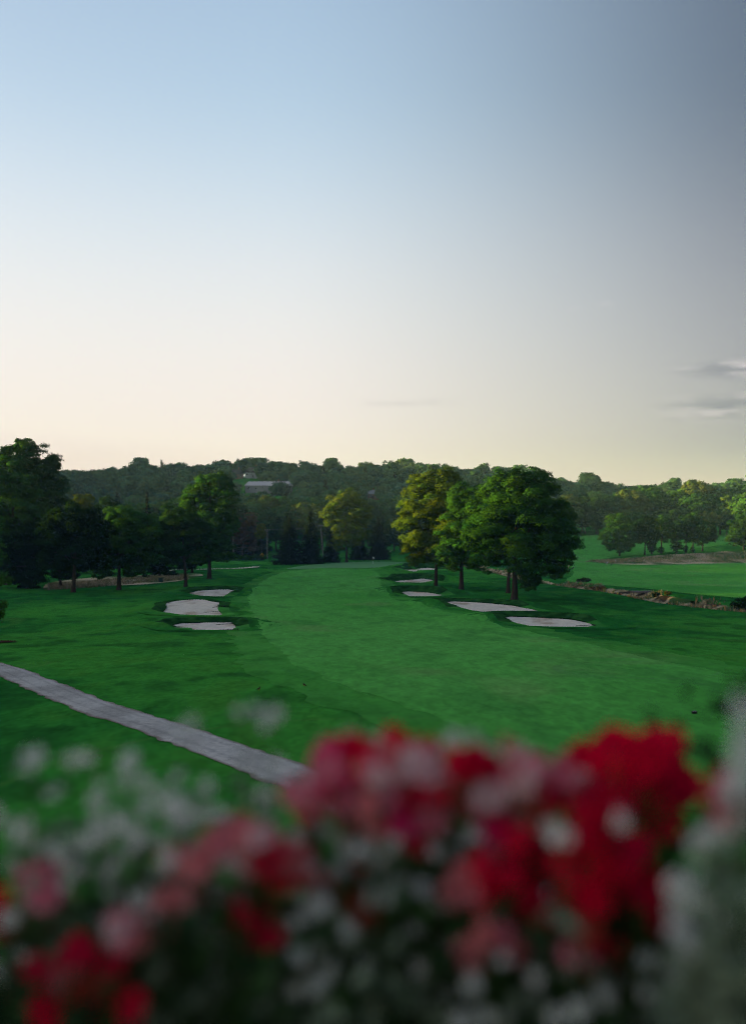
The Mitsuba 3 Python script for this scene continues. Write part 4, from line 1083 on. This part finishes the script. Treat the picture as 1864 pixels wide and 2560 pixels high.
def person(px, py, label, face, shirt, legs, pose='stand', bend=0.0):
    g = ground_at(px, py); c, s = math.cos(face), math.sin(face)
    R = np.array([[c, -s, 0], [s, c, 0], [0, 0, 1]])
    k = thing('person', label, 'person', 'golfers on the far fairway')
    hip = np.array([0, 0, .93]); neck = np.array([bend * .5, 0, .93 + .55 * math.sqrt(max(0.1, 1 - bend * bend * .7))]); head = neck + np.array([.05 + bend * .13, 0, .17])
    hands = [np.array([neck[0] + .30, -.06, .80]), np.array([neck[0] + .30, .05, .84])] if bend else [np.array([.10, -.27, .84]), np.array([.16, .25, .88])]
    skin = []
    skin.append([(neck - [0, 0, .05], .055), (head - [0, 0, .05], .062)])
    skin.append([(head, .098), (head + [.03, 0, -.07], .07)]); skin.append([(head + [.10, 0, -.02], .022), (head + [.06, 0, .02], .03)])
    for sg, hd in zip((-1, 1), hands):
        sh = neck + [0, sg * .18, -.07]; el = (sh + hd) / 2 + [-.06, sg * .05, -.02]
        skin.append([(sh, .055), (el, .042), (hd, .034)])
        for fi in range(5):
            a = (fi - 2) * .018
            skin.append([(hd, .022), (hd + np.array([.03 + .01 * (fi != 0), a + (.02 * -sg if fi == 0 else 0), -.075 + .02 * abs(fi - 2)]), .011)])
    for sg in (-1, 1):
        skin.append([(hip + [0, sg * .09, 0], .085), ([.04, sg * .12, .50], .062), ([0, sg * .13, .09], .042), ([.13, sg * .14, .05], .038)])
    skin.append([(hip, .13), (neck - [0, 0, .14], .13)])
    v, f = organic(skin, .05, 4)
    add(k, mikit.ply((v @ R.T + g, f), 'skin_mat', smooth=True), 'body')
    cl = [[(hip + [0, 0, .02], .155), (hip * .5 + neck * .5, .16), (neck - [0, 0, .12], .16)], [(neck + [0, -.17, -.09], .085), (neck + [0, .17, -.09], .085)]]
    for sg, hd in zip((-1, 1), hands):
        sh = neck + [0, sg * .18, -.07]; el = (sh + hd) / 2 + [-.06, sg * .05, -.02]
        cl.append([(sh, .082), (sh * .35 + el * .65, .07)])
    v, f = organic(cl, .05, 4); add(k, mikit.ply((v @ R.T + g, f), shirt, smooth=True), 'shirt')
    tr = [[(hip + [0, -.07, .03], .125), (hip + [0, .07, .03], .125)]]
    for sg in (-1, 1): tr.append([(hip + [0, sg * .09, 0], .115), ([.04, sg * .12, .52], .09)] + ([] if legs[1] else [([0, sg * .13, .12], .07)]))
    v, f = organic(tr, .05, 4); add(k, mikit.ply((v @ R.T + g, f), legs[0], smooth=True), 'shorts' if legs[1] else 'trousers')
    cap = [[(head + [0, 0, .055], .10), (head + [.01, 0, .075], .085)], [(head + [.08, -.03, .05], .03), (head + [.15, .02, .04], .02)]]
    v, f = organic(cap, .04, 3); add(k, mikit.ply((v @ R.T + g, f), 'white_paint_mat', smooth=True), 'cap')
    for sg in (-1, 1):
        v, f = organic([[([-.02, sg * .13, .06], .055), ([.14, sg * .14, .045], .05)]], .04, 3)
        add(k, mikit.ply((v @ R.T + g, f), 'dark_mat', smooth=True), 'shoe')
    return g


def golf_bag(px, py, label, tilt):
    g = ground_at(px, py)
    k = thing('golf_bag', label, 'golf bag', 'golf bags on the far fairway')
    d = np.array([math.sin(tilt), 0, math.cos(tilt)])
    add(k, mikit.ply(tube([g + [0, 0, .05], g + d * .5, g + d * .92], [.15, .17, .16], 14), 'cloth_dark_mat', smooth=40), 'body')
    add(k, mikit.ply(box(g + d * .45 + [.17 * math.cos(tilt), 0, -.17 * math.sin(tilt)], (.10, .24, .36), 0, .03), 'cloth_dark_mat'), 'pocket')
    for i in range(5):
        a = i * 1.3; o = np.array([math.cos(a) * .08, math.sin(a) * .08, 0])
        add(k, mikit.ply(tube([g + d * .85 + o, g + d * (1.12 + .03 * i) + o * 1.2], .014, 6), 'roof_grey_mat', smooth=40), 'club')
    for sg in (-1, 1):
        add(k, mikit.ply(tube([g + d * .8, g + [-.45, sg * .3, 0]], .015, 6), 'dark_mat', smooth=40), 'stand_leg')


person(1516, 1414.5, 'person bending forward in a pale blue shirt and shorts on the far fairway', 0.4, 'cloth_blue_mat', ('cloth_tan_mat', True), bend=.6)
person(1538, 1409, 'person standing in a white shirt at the edge of the tan grass', 2.6, 'white_paint_mat', ('cloth_tan_mat', False))
person(1420, 1423, 'person in a tan shirt crouching forward beside a black bag', 0.2, 'cloth_tan_mat', ('cloth_tan_mat', False), bend=.7)
golf_bag(1526, 1414, 'dark golf bag right of the person in the blue shirt', 0.6)
golf_bag(1428, 1423, 'black golf bag beside the crouching person', 0.8)


def bird(px, py, face, label):
    g = ground_at(px, py); c, s = math.cos(face), math.sin(face); R = np.array([[c, -s, 0], [s, c, 0], [0, 0, 1]])
    k = thing('bird', label, 'bird', 'birds on the grass')
    S = 0.85
    put = lambda v: (v * S) @ R.T + g
    body = [[([-.05, 0, .075], .028), ([0, 0, .088], .042), ([.045, 0, .115], .036), ([.07, 0, .155], .022)], [([.078, 0, .172], .027), ([.088, 0, .172], .022)]]
    v, f = organic(body, .012, 6); add(k, mikit.ply((put(v), f), 'feather_mat', smooth=True), 'body')
    v, f = organic([[([.035, 0, .085], .035), ([.06, 0, .12], .030)]], .012, 4); add(k, mikit.ply((put(v + [.004, 0, -.004]), f), 'breast_mat', smooth=True), 'breast')
    v, f = organic([[([-.06, 0, .07], .018), ([-.10, 0, .05], .014), ([-.15, 0, .035], .010)]], .012, 2); add(k, mikit.ply((put(v), f), 'feather_mat', smooth=True), 'tail')
    for sg in (-1, 1):
        v, f = organic([[([.03, sg * .035, .11], .014), ([-.03, sg * .04, .085], .016), ([-.09, sg * .025, .055], .007)]], .012, 2); add(k, mikit.ply((put(v), f), 'feather_mat', smooth=True), 'wing')
        add(k, mikit.ply((put(tube([[.0, sg * .016, .055], [.01, sg * .018, .025], [.004, sg * .018, -.005]], .004, 6)[0]), tube([[0, 0, 0], [0, 0, .1], [0, 0, .2]], .004, 6)[1]), 'sign_mat'), 'leg')
    v, f = tube([[.108, 0, .172], [.135, 0, .168]], [.007, .001], 7); add(k, mikit.ply((put(v), f), 'sign_mat'), 'beak')


bird(646, 1726, 0.5, 'small dark brown bird on the grass, the left one of two')
bird(761, 1716, 2.6, 'small dark brown bird on the grass, the right one of two')


# ------------------------------------------------------------------ houses far away on the hill
def house(label, px, base_py, Y, w, d, h, roof_h, wall, roof, rot=0.0, wins=3, name='house', flat=False, chimney=True):
    x = (px - CX) / F * Y; z = float(base_h(x, Y)) + 0.3
    k = thing(name, label, 'house' if name == 'house' else 'building')
    c, s = math.cos(rot), math.sin(rot); R = np.array([[c, -s, 0], [s, c, 0], [0, 0, 1]])
    put = lambda v: np.asarray(v, float) @ R.T + [x, Y, z]
    v, f = box((0, 0, h / 2 - 1.5), (w, d, h + 3)); add(k, mikit.ply((put(v), f), wall), 'wall')
    if flat:
        v, f = box((0, 0, h + .25), (w + .8, d + .8, .5)); kr = add(k, mikit.ply((put(v), f), roof), 'roof')
        for u in (-.3, .05, .34):
            v, f = box((u * w, 0, h + .95), (1.6, 1.6, .9)); add(kr, mikit.ply((put(v), f), roof), 'vent')
    else:
        o = .5; W, D = w / 2 + o, d / 2 + o
        v = np.array([[-W, -D, h], [W, -D, h], [W, D, h], [-W, D, h], [-W + roof_h * .5, 0, h + roof_h], [W - roof_h * .5, 0, h + roof_h]])
        v = np.vstack([v, v[:4] - [0, 0, .25]])
        f = [[0, 1, 5], [0, 5, 4], [1, 2, 5], [2, 3, 4], [2, 4, 5], [3, 0, 4], [6, 7, 1], [6, 1, 0], [7, 8, 2], [7, 2, 1], [8, 9, 3], [8, 3, 2], [9, 6, 0], [9, 0, 3], [6, 8, 7], [6, 9, 8]]
        kr = add(k, mikit.ply((put(v), np.array(f)), roof), 'roof')
        if chimney:
            v, f = box((w * .22, .3, h + roof_h * .8), (.9, .9, roof_h * 1.3)); add(kr, mikit.ply((put(v), f), 'brick_mat'), 'chimney')
    for i in range(wins):
        u = (i + .5) / wins * w - w / 2
        v, f = box((u, -d / 2 - .03, h * .58), (min(1.5, w / wins * .55), .1, 1.4)); kw = add(k, mikit.ply((put(v), f), 'white_paint_mat'), 'window')
        v, f = box((u, -d / 2 - .07, h * .58), (min(1.5, w / wins * .55) - .2, .08, 1.2)); add(kw, mikit.ply((put(v), f), 'window_mat'), 'pane')
    v, f = box((w * .12, -d / 2 - .04, 1.05), (1.0, .1, 2.1)); add(k, mikit.ply((put(v), f), 'dark_mat'), 'door')


house('long low pale building with a light roof among trees on the far hill', 672, 1243, 770, 33, 13, 4.5, 3.2, 'roof_grey_mat', 'roof_pale_mat', -0.12, 6, 'long_building')
house('red brick house with dark roof on the left of the hill crest', 588, 1186, 868, 13, 9, 3.6, 4.2, 'brick_mat', 'roof_dark_mat', 0.1, 3)
house('white walled house with dark roof on the hill crest', 632, 1184, 866, 11, 9, 4.2, 4.4, 'pale_wall_mat', 'roof_dark_mat', -0.15, 3)
house('small white house below the fir on the hill crest', 731, 1181, 862, 6.5, 6, 4.4, 2.6, 'pale_wall_mat', 'roof_pale_mat', 0.3, 2)
house('brick house half hidden beside the green meadow on the hill', 925, 1246, 752, 12, 9, 3.5, 3.0, 'brick_mat', 'roof_grey_mat', 0.1, 3)
house('grey roofed house in the far trees on the right', 1716, 1260, 850, 15, 10, 3.5, 3.0, 'brick_mat', 'roof_grey_mat', 0.1, 3)
house('grey roofed house on the hill left of the golden oak', 998, 1238, 800, 11, 9, 3.6, 3.4, 'pale_wall_mat', 'roof_grey_mat', -0.2, 3)

# ------------------------------------------------------------------ terrace in the foreground: planter and flowers
labels[add('terrace', mikit.ply(box((0, -1.0, 16.2), (26, 4.4, 0.3)), 'floor_stone_mat'))] = {'label': 'stone terrace floor behind the flower planter', 'kind': 'structure'}
pk = thing('planter_box', 'long terracotta planter box full of flowers at the terrace edge', 'planter')
for nm, c_, s_b in (('front', (0, 1.47, 16.88), (2.36, .04, .96)), ('back', (0, .93, 16.88), (2.36, .04, .96)), ('side', (-1.20, 1.2, 16.88), (.04, .58, .96)), ('side', (1.20, 1.2, 16.88), (.04, .58, .96))):
    add(pk, mikit.ply(box(c_, s_b, 0, .008), 'terracotta_mat'), nm)
add(pk, mikit.ply(box((0, 1.2, 16.83), (2.35, .49, .94)), 'soil_mat'), 'soil')
SOIL = 17.30


def petal_flower(R, seed, lobes=5, cup=0.35, ruffle=0.10, nu=6, nv=5):
    """separate overlapping petals with notched ruffled edges round a narrow throat; u runs from throat to rim"""
    r = np.random.default_rng(seed)
    V, Q, U, at = [], [], [], 0
    for i in range(lobes):
        a0 = i * 2 * np.pi / lobes + r.normal() * .10; ln = R * r.uniform(.82, 1.12); tilt = r.normal() * .16; tone = r.uniform(.8, 1.12)
        u = np.linspace(0.04, 1, nu)[:, None]; w = np.linspace(-1, 1, nv)[None]
        half = (0.25 + 0.75 * np.sin(np.pi * np.clip(u, 0, 1) ** 0.9 * 0.62)) * (np.pi / lobes) * 1.08
        rad = ln * u * (1 - .10 * (1 - np.abs(w)) * (u > .95) - .16 * np.abs(w) ** 3 * u)
        ang = a0 + w * half
        z = R * (cup * (u ** .6 - 1) + ruffle * u ** 2 * np.sin(3 * w + r.random() * 6) + tilt * u - .22 * u ** 4 + .05 * np.abs(w) * u)
        V.append(np.stack([rad * np.cos(ang), rad * np.sin(ang), z], -1).reshape(-1, 3)); U.append(np.stack([np.broadcast_to(u, (nu, nv)).reshape(-1), np.full(nu * nv, tone)], 1))
        p, q = np.meshgrid(np.arange(nu - 1), np.arange(nv - 1), indexing='ij')
        Q.append(at + np.stack([p * nv + q, p * nv + q + 1, (p + 1) * nv + q + 1, (p + 1) * nv + q], -1).reshape(-1, 4)); at += nu * nv
    return np.vstack(V), np.vstack(Q), np.vstack(U)


RED, CRIM, MAG, PINK, SALM, PALE, DULL, WHT = (0.84, 0.004, 0.050), (0.58, 0.003, 0.045), (0.80, 0.015, 0.16), (0.86, 0.12, 0.22), (0.84, 0.13, 0.15), (0.88, 0.56, 0.56), (0.45, 0.06, 0.04), (0.85, 0.88, 0.82)
HUES = dict(r=RED, c=CRIM, m=MAG, p=PINK, s=SALM, w=PALE, d=DULL)
PLY = {}
for hk, hv in HUES.items():
    for sd in range(3):
        v, q, u = petal_flower(0.0165 + .0024 * sd, sd + 3, 5, .45, .16)
        rim = np.asarray(hv) if hk in 'rcmd' else np.asarray(hv) * .75 + .22
        col = (np.asarray(hv)[None] * (1 - u[:, :1]) * .8 + rim[None] * u[:, :1]) * u[:, 1:]
        PLY[hk, sd] = mikit.ply((v, q), 'petal_mat', smooth=True, color=np.clip(col, 0, .92))
for sd in range(3):
    v, q, u = petal_flower(0.0082 + .0013 * sd, 20 + sd, 5, .15, .08, 4, 3)
    PLY['W', sd] = mikit.ply((v, q), 'petal_mat', smooth=True, color=np.clip(np.asarray(WHT)[None] * (.8 + .2 * u[:, :1]), 0, .9))


def aim(p, n, spin, scale=1.0):
    n = np.asarray(n, float) / np.linalg.norm(n)
    a = np.cross(n, [0.3, 0.1, 0.95]); a /= np.linalg.norm(a); b = np.cross(n, a)
    ca, sa = math.cos(spin), math.sin(spin)
    M = np.eye(4); M[:3, 0] = (a * ca + b * sa) * scale; M[:3, 1] = (-a * sa + b * ca) * scale; M[:3, 2] = n * scale; M[:3, 3] = p
    return T(M.tolist())


r6 = np.random.default_rng(77)


def leaf_blades(P, N, L, r, w=.5):
    """oval leaves of 6 triangles with a folded midrib"""
    n = len(P); N = N / np.linalg.norm(N, axis=1, keepdims=True)
    a = np.cross(N, r.normal(size=(n, 3))); a /= np.linalg.norm(a, axis=1, keepdims=True); b = np.cross(N, a); L = L[:, None]
    v = np.stack([P - a * L * .5, P - a * L * .1 + b * L * w * .5 + N * L * .08, P + a * L * .25 + b * L * w * .36 + N * L * .06, P + a * L * .5 - N * L * .08, P + a * L * .25 - b * L * w * .36 + N * L * .06, P - a * L * .1 - b * L * w * .5 + N * L * .08, P + a * L * .05], 1).reshape(-1, 3)
    k = np.arange(n) * 7
    f = np.vstack([np.stack([k + i, k + (i + 1) % 6, k + 6], 1) for i in range(6)])
    return v, f


def plant(name, label, group, flowers, depth, foot_px, n_leaf, leaf_len, leaf_col, small=False, dj=.07, per=4):
    """flowers: (px, py, hue[, depth]) - each blossom stands on its own stem rising from the soil"""
    k = thing(name, label, 'flower plant', group)
    foot = np.array([(foot_px - CX) / F * 1.2, 1.2, SOIL])
    stems, tips = [], []
    if not small:      # blooms stand in loose heads of a few blossoms
        flowers = [(it[0] + r6.normal() * 25 * (j > 0), it[1] + r6.normal() * 25 * (j > 0) - 4, it[2] if r6.random() < (.9 if it[2] in 'rc' else .66) else {'r': 'c', 'c': 'r', 'm': 'p', 'p': ('w', 'r', 'w')[j % 3], 's': ('p', 'w', 'r')[j % 3], 'w': ('p', 'r')[j % 2], 'd': 'r'}[it[2]]) for it in flowers for j in range(per)]
    for it in flowers:
        d = (it[3] if len(it) > 3 else depth) + r6.uniform(-dj, dj)
        X, Z = ray_xy(it[0], it[1], d); p = np.array([X, d, Z]); tips.append(p)
        n = np.array([r6.normal() * .45 - X * .5, -0.75 + r6.normal() * .35, 0.65 + r6.normal() * .35])
        if small:
            sh = PLY['W', int(r6.integers(0, 3))]; sc = r6.uniform(.8, 1.25)
        else:
            sh = PLY[it[2], int(r6.integers(0, 3))]; sc = r6.uniform(.82, 1.15)
        add(k, {**sh, 'to_world': aim(p, n, r6.random() * 6, sc)}, 'blossom')
        root = foot + np.array([(X - foot[0]) * .45 + r6.normal() * .02, np.clip((d - 1.2) * .5, -.2, .2), 0])
        s = np.linspace(0, 1, 7)[:, None]; mid = (root + p) / 2 + np.array([(root[0] - X) * .25, 0, .06])
        c = (1 - s) ** 2 * root + 2 * s * (1 - s) * mid + s ** 2 * (p - n / np.linalg.norm(n) * .004)
        stems.append(tube(c, np.linspace(.0022, .0010, 7) if not small else np.linspace(.0014, .0006, 7), 5))
    add(k, mikit.ply(cat_mesh(stems), 'stem_mat', smooth=True), 'stems')
    tips = np.array(tips)
    if small: n_leaf *= 4
    b = tips[r6.integers(0, len(tips), n_leaf)]; t = r6.random(n_leaf) ** .8
    root = foot + np.stack([(b[:, 0] - foot[0]) * .45, np.clip((b[:, 1] - 1.2) * .5, -.2, .2), b[:, 0] * 0], 1)
    P = root + (b - root) * (t * .86)[:, None] + np.clip(r6.normal(size=(n_leaf, 3)), -1.4, 1.4) * np.array([.02, .022, .018]) - [0, 0, .012]
    P[:, 2] = np.maximum(P[:, 2], SOIL + .02)
    v, f = leaf_blades(P, np.stack([r6.normal(size=n_leaf) * .5, -.4 + r6.normal(size=n_leaf) * .5, .8 + r6.normal(size=n_leaf) * .3], 1), leaf_len * r6.uniform(.6, 1.3, n_leaf), r6)
    if small: leaf_col = (.20, .26, .175)
    c = np.repeat(np.asarray(leaf_col)[None] * r6.uniform(.6, 1.5, (n_leaf, 1)), 7, 0)
    lk = add(k, mikit.ply((v, f), 'leaf_thin_mat', color=c), 'leaves'); labels[lk] = {'label': 'green leaves', 'kind': 'stuff'}


G = 'red and pink flowering plants in the planter'
plant('red_flower_plant', 'tallest crimson flower plant, upper right of the blurred foreground', G, [(1500, 1885, 'r'), (1560, 1862, 'r'), (1622, 1866, 'r'), (1662, 1900, 'r'), (1690, 1945, 'r'), (1585, 1915, 'r'), (1520, 1945, 'r'), (1645, 1960, 'c'), (1475, 1960, 'r'), (1565, 1985, 'c'),
      (1705, 1990, 'c'), (1610, 2010, 'c'), (1530, 2010, 'r'), (1660, 2030, 'd')], 1.12, 1560, 130, .04, (.030, .075, .020))
plant('red_flower_plant', 'big scarlet flower plant right of centre in the blurred foreground, below the pale pink blooms', G, [(1180, 2175, 'r'), (1230, 2105, 'm'), (1290, 2098, 'r'), (1322, 2150, 'c'), (1205, 2230, 'r'), (1262, 2195, 'r'), (1165, 2262, 'r'), (1240, 2285, 'r'), (1312, 2235, 'c'), (1290, 2300, 'c'),
      (1180, 2322, 's'), (1245, 2345, 's'), (1225, 2390, 's'), (1300, 2045, 's'), (1140, 2210, 's'), (1360, 2290, 'd')], 1.08, 1235, 150, .04, (.028, .07, .022))
plant('red_flower_plant', 'darker crimson flower plant at the lower right of the blurred foreground', G, [(1485, 2100, 'r'), (1440, 2155, 'r'), (1500, 2195, 'r'), (1560, 2180, 'c'), (1612, 2235, 'c'), (1540, 2260, 'c'), (1470, 2250, 'r'), (1600, 2295, 'c'), (1652, 2262, 'c'), (1418, 2240, 'r'), (1500, 2325, 'c'), (1560, 2350, 'c'),
      (1478, 2040, 'r'), (1440, 2385, 's'), (1385, 2345, 'd'), (1500, 2400, 'd'), (1560, 2120, 'c')], 1.05, 1500, 150, .04, (.022, .055, .02))
plant('pink_flower_plant', 'pink and pale rose flower plant between the red and the white pink cluster', G, [(1400, 1935, 'p'), (1442, 1965, 'p'), (1295, 1925, 's'), (1335, 1965, 'p'), (1385, 1990, 'c'), (1250, 1965, 'p'), (1212, 1995, 'w'), (1275, 2010, 'm'), (1330, 1920, 'p'), (1420, 2005, 'd'), (1540, 2052, 'w'), (1225, 2045, 'p')], 1.12, 1330, 90, .04, (.04, .085, .02))
plant('pink_flower_plant', 'mixed white and pink flower plant at the top centre of the foreground', G, [(822, 1908, 'm'), (800, 1972, 'm'), (768, 2003, 'p'), (835, 1992, 'm'), (905, 1880, 'r'), (942, 1905, 's'), (1042, 1872, 'r'), (1000, 1912, 'w'), (1060, 1925, 'w'), (1102, 1945, 'w'), (1160, 1905, 'r'), (1190, 1935, 'c'),
      (1132, 1985, 'w'), (982, 1962, 'w'), (1022, 1995, 'c'), (902, 1950, 'w'), (932, 2035, 's'), (1082, 2030, 'm'), (1012, 2062, 'm'), (1050, 2100, 'd'), (1172, 2010, 'p'), (960, 1990, 'p'), (905, 2045, 's')], 1.14, 985, 140, .035, (.045, .085, .03))
plant('pink_flower_plant', 'salmon pink flower plant left of centre in the foreground', G, [(602, 2072, 's'), (652, 2088, 'p'), (692, 2130, 'p'), (722, 2152, 's'), (560, 2105, 's'), (512, 2140, 'm'), (480, 2172, 's'), (620, 2152, 'w'), (692, 2212, 'c'), (640, 2285, 'c'), (602, 2300, 'c'), (452, 2232, 'p'), (430, 2255, 's'), (382, 2275, 'w'), (402, 2318, 's')], 1.12, 560, 110, .04, (.035, .08, .025))
plant('pink_flower_plant', 'single small pink bloom plant at the left edge of the foreground', G, [(82, 2190, 'p'), (142, 2232, 'c'), (105, 2232, 'p'), (30, 2290, 'd')], 1.14, 100, 40, .04, (.03, .07, .02))
plant('red_flower_plant', 'dull red flower plant low in the middle of the foreground', G, [(812, 2212, 's'), (872, 2245, 'd'), (882, 2192, 'd'), (900, 2270, 'd')], 1.14, 860, 60, .04, (.03, .07, .02))
plant('red_flower_plant', 'dark red flower plant in the bottom left corner', G, [(190, 2395, 'c'), (272, 2402, 'c'), (305, 2332, 's'), (140, 2475, 'c'), (252, 2442, 's'), (130, 2545, 'd'), (285, 2482, 'd'), (210, 2480, 'd')], 1.08, 210, 90, .04, (.02, .05, .02))
plant('red_flower_plant', 'few red blooms at the right edge beside the white flowers', G, [(1792, 1990, 'c'), (1830, 2012, 's')], 1.0, 1800, 30, .035, (.03, .07, .02))

GW = 'white flowering plants in the planter'


def cloud_of(n, x0, x1, y0, y1, seed):
    r = np.random.default_rng(seed)
    return [(float(a), float(b), 'W') for a, b in zip(r.uniform(x0, x1, n), y0 + (y1 - y0) * r.random(n) ** .9)]


plant('white_flower_plant', 'loose white flower sprays at the far left of the foreground', GW, [(80, 1890, 'W'), (95, 1885, 'W'), (60, 1920, 'W'), (75, 1905, 'W'), (170, 1890, 'W'), (182, 1900, 'W'), (222, 1900, 'W'), (210, 1892, 'W'), (60, 2080, 'W'), (100, 2120, 'W'), (130, 2150, 'W'), (40, 2060, 'W'), (250, 2060, 'W'), (222, 2120, 'W'), (245, 2075, 'W')] + cloud_of(60, -30, 330, 1960, 2440, 1), 1.16, 140, 110, .025, (.05, .085, .04), True)
plant('white_flower_plant', 'white flower sprays over the dark grass left of the cart path', GW, [(330, 1885, 'W'), (322, 1900, 'W'), (312, 1930, 'W'), (362, 1945, 'W'), (372, 1960, 'W'), (400, 1980, 'W'), (412, 1968, 'W'), (432, 2005, 'W'), (445, 1940, 'W'), (520, 1970, 'W'), (515, 1962, 'W'), (350, 2082, 'W'), (340, 2100, 'W'), (362, 2095, 'W'), (335, 2085, 'W'), (480, 2042, 'W'), (455, 2060, 'W'), (400, 2165, 'W')] + cloud_of(60, 260, 580, 2000, 2460, 2), 1.14, 400, 110, .025, (.05, .085, .04), True)
plant('white_flower_plant', 'tall white sprays standing above the cart path', GW, [(590, 1772, 'W'), (600, 1780, 'W'), (640, 1770, 'W'), (650, 1778, 'W'), (692, 1785, 'W'), (684, 1775, 'W'), (662, 1812, 'W'), (480, 1808, 'W'), (450, 1818, 'W'), (660, 1975, 'W'), (668, 1985, 'W'), (665, 2020, 'W'), (655, 2005, 'W'), (560, 2030, 'W'), (700, 1900, 'W')] + cloud_of(60, 520, 820, 2060, 2500, 3), 1.16, 640, 110, .025, (.055, .09, .045), True)
plant('white_flower_plant', 'white sprays above the top centre pink flowers', GW, [(880, 1830, 'W'), (892, 1840, 'W'), (932, 1838, 'W'), (955, 1850, 'W'), (1130, 1828, 'W'), (1142, 1840, 'W'), (1182, 1835, 'W'), (1212, 1868, 'W'), (1200, 1855, 'W'), (1150, 1870, 'W'), (1250, 1885, 'W'), (1290, 1870, 'W'), (1302, 1880, 'W'), (1110, 1860, 'W'), (1175, 1880, 'W')], 1.18, 1080, 60, .025, (.05, .085, .04), True)
plant('white_flower_plant', 'dense white flowers in the middle below the pink cluster', GW, [(770, 2060, 'W'), (822, 2080, 'W'), (812, 2070, 'W'), (872, 2090, 'W'), (900, 2130, 'W'), (915, 2120, 'W'), (850, 2170, 'W'), (950, 2150, 'W'), (962, 2110, 'W'), (975, 2120, 'W'), (1000, 2180, 'W'), (1050, 2220, 'W'), (985, 2100, 'W'), (1090, 2130, 'W'), (1190, 2085, 'W'), (1175, 2095, 'W')] + cloud_of(80, 700, 1140, 2080, 2500, 4), 1.12, 940, 150, .028, (.045, .08, .04), True)
plant('white_flower_plant', 'big pale flowers standing closest at the right edge', GW, [(x_, y_, 'W', .80) for x_, y_ in ((1850, 1760), (1862, 1790), (1870, 1830), (1845, 1880), (1868, 1890), (1838, 1930), (1862, 1950), (1850, 1985), (1875, 1990), (1835, 1965), (1872, 1860), (1858, 1920), (1880, 1770))] + [(x_, y_, 'W', .88) for x_, y_ in ((1760, 2082), (1792, 2100), (1690, 2205), (1722, 2262), (1705, 2240), (1762, 2250), (1702, 2335), (1802, 2300), (1852, 2150), (1742, 2110), (1680, 2260), (1730, 2380), (1820, 2220), (1780, 2330), (1850, 2330), (1850, 2060), (1745, 2180), (1725, 2215), (1695, 2290), (1715, 2350))], .85, 1790, 110, .03, (.045, .08, .04), True, .03)
plant('white_flower_plant', 'few white flowers between the red flower plants', GW, [(1390, 2085, 'W'), (1400, 2075, 'W'), (1385, 2100, 'W'), (1412, 2095, 'W'), (1545, 2060, 'W'), (1370, 2070, 'W')] + cloud_of(24, 1150, 1700, 2380, 2560, 6), 1.0, 1400, 60, .028, (.045, .08, .03), True)

# low dense greenery filling the planter
n = 2600
yy = r6.uniform(1.0, 1.45, n); xx = r6.uniform(-1.14, 1.14, n)
topz = -0.33 - 0.05 * np.sin(xx * 9) - 0.06 * np.cos(xx * 4 + 1) - .05 * (xx < -.1)
zz = EYE + topz - (EYE + topz - SOIL) * r6.random(n) ** 1.6
v, f = leaf_blades(np.stack([xx, yy, zz], 1), np.stack([r6.normal(size=n) * .5, -.3 + r6.normal(size=n) * .5, .8 + r6.normal(size=n) * .3], 1), r6.uniform(.02, .045, n), r6)
c = np.repeat(np.asarray((.022, .055, .022))[None] * r6.uniform(.5, 1.6, (n, 1)), 7, 0)
add('planter_foliage', mikit.ply((v, f), 'leaf_thin_mat', color=c))
labels['planter_foliage'] = {'label': 'dark dense leafy greenery filling the planter at the bottom', 'category': 'foliage', 'kind': 'stuff'}

# ------------------------------------------------------------------ the air
scene['valley_air'] = {'type': 'homogeneous', 'albedo': rgb(0.78, 0.92, 0.99), 'sigma_t': rgb(0.000055, 0.000085, 0.00014)}
scene['haze'] = {'type': 'cube', 'to_world': T().translate([0, 1000, 45]).scale([2900, 1800, 120]), 'bsdf': {'type': 'null'}, 'interior': {'type': 'ref', 'id': 'valley_air'}}
labels['haze'] = {'label': 'thin evening haze in the valley air', 'kind': 'stuff'}
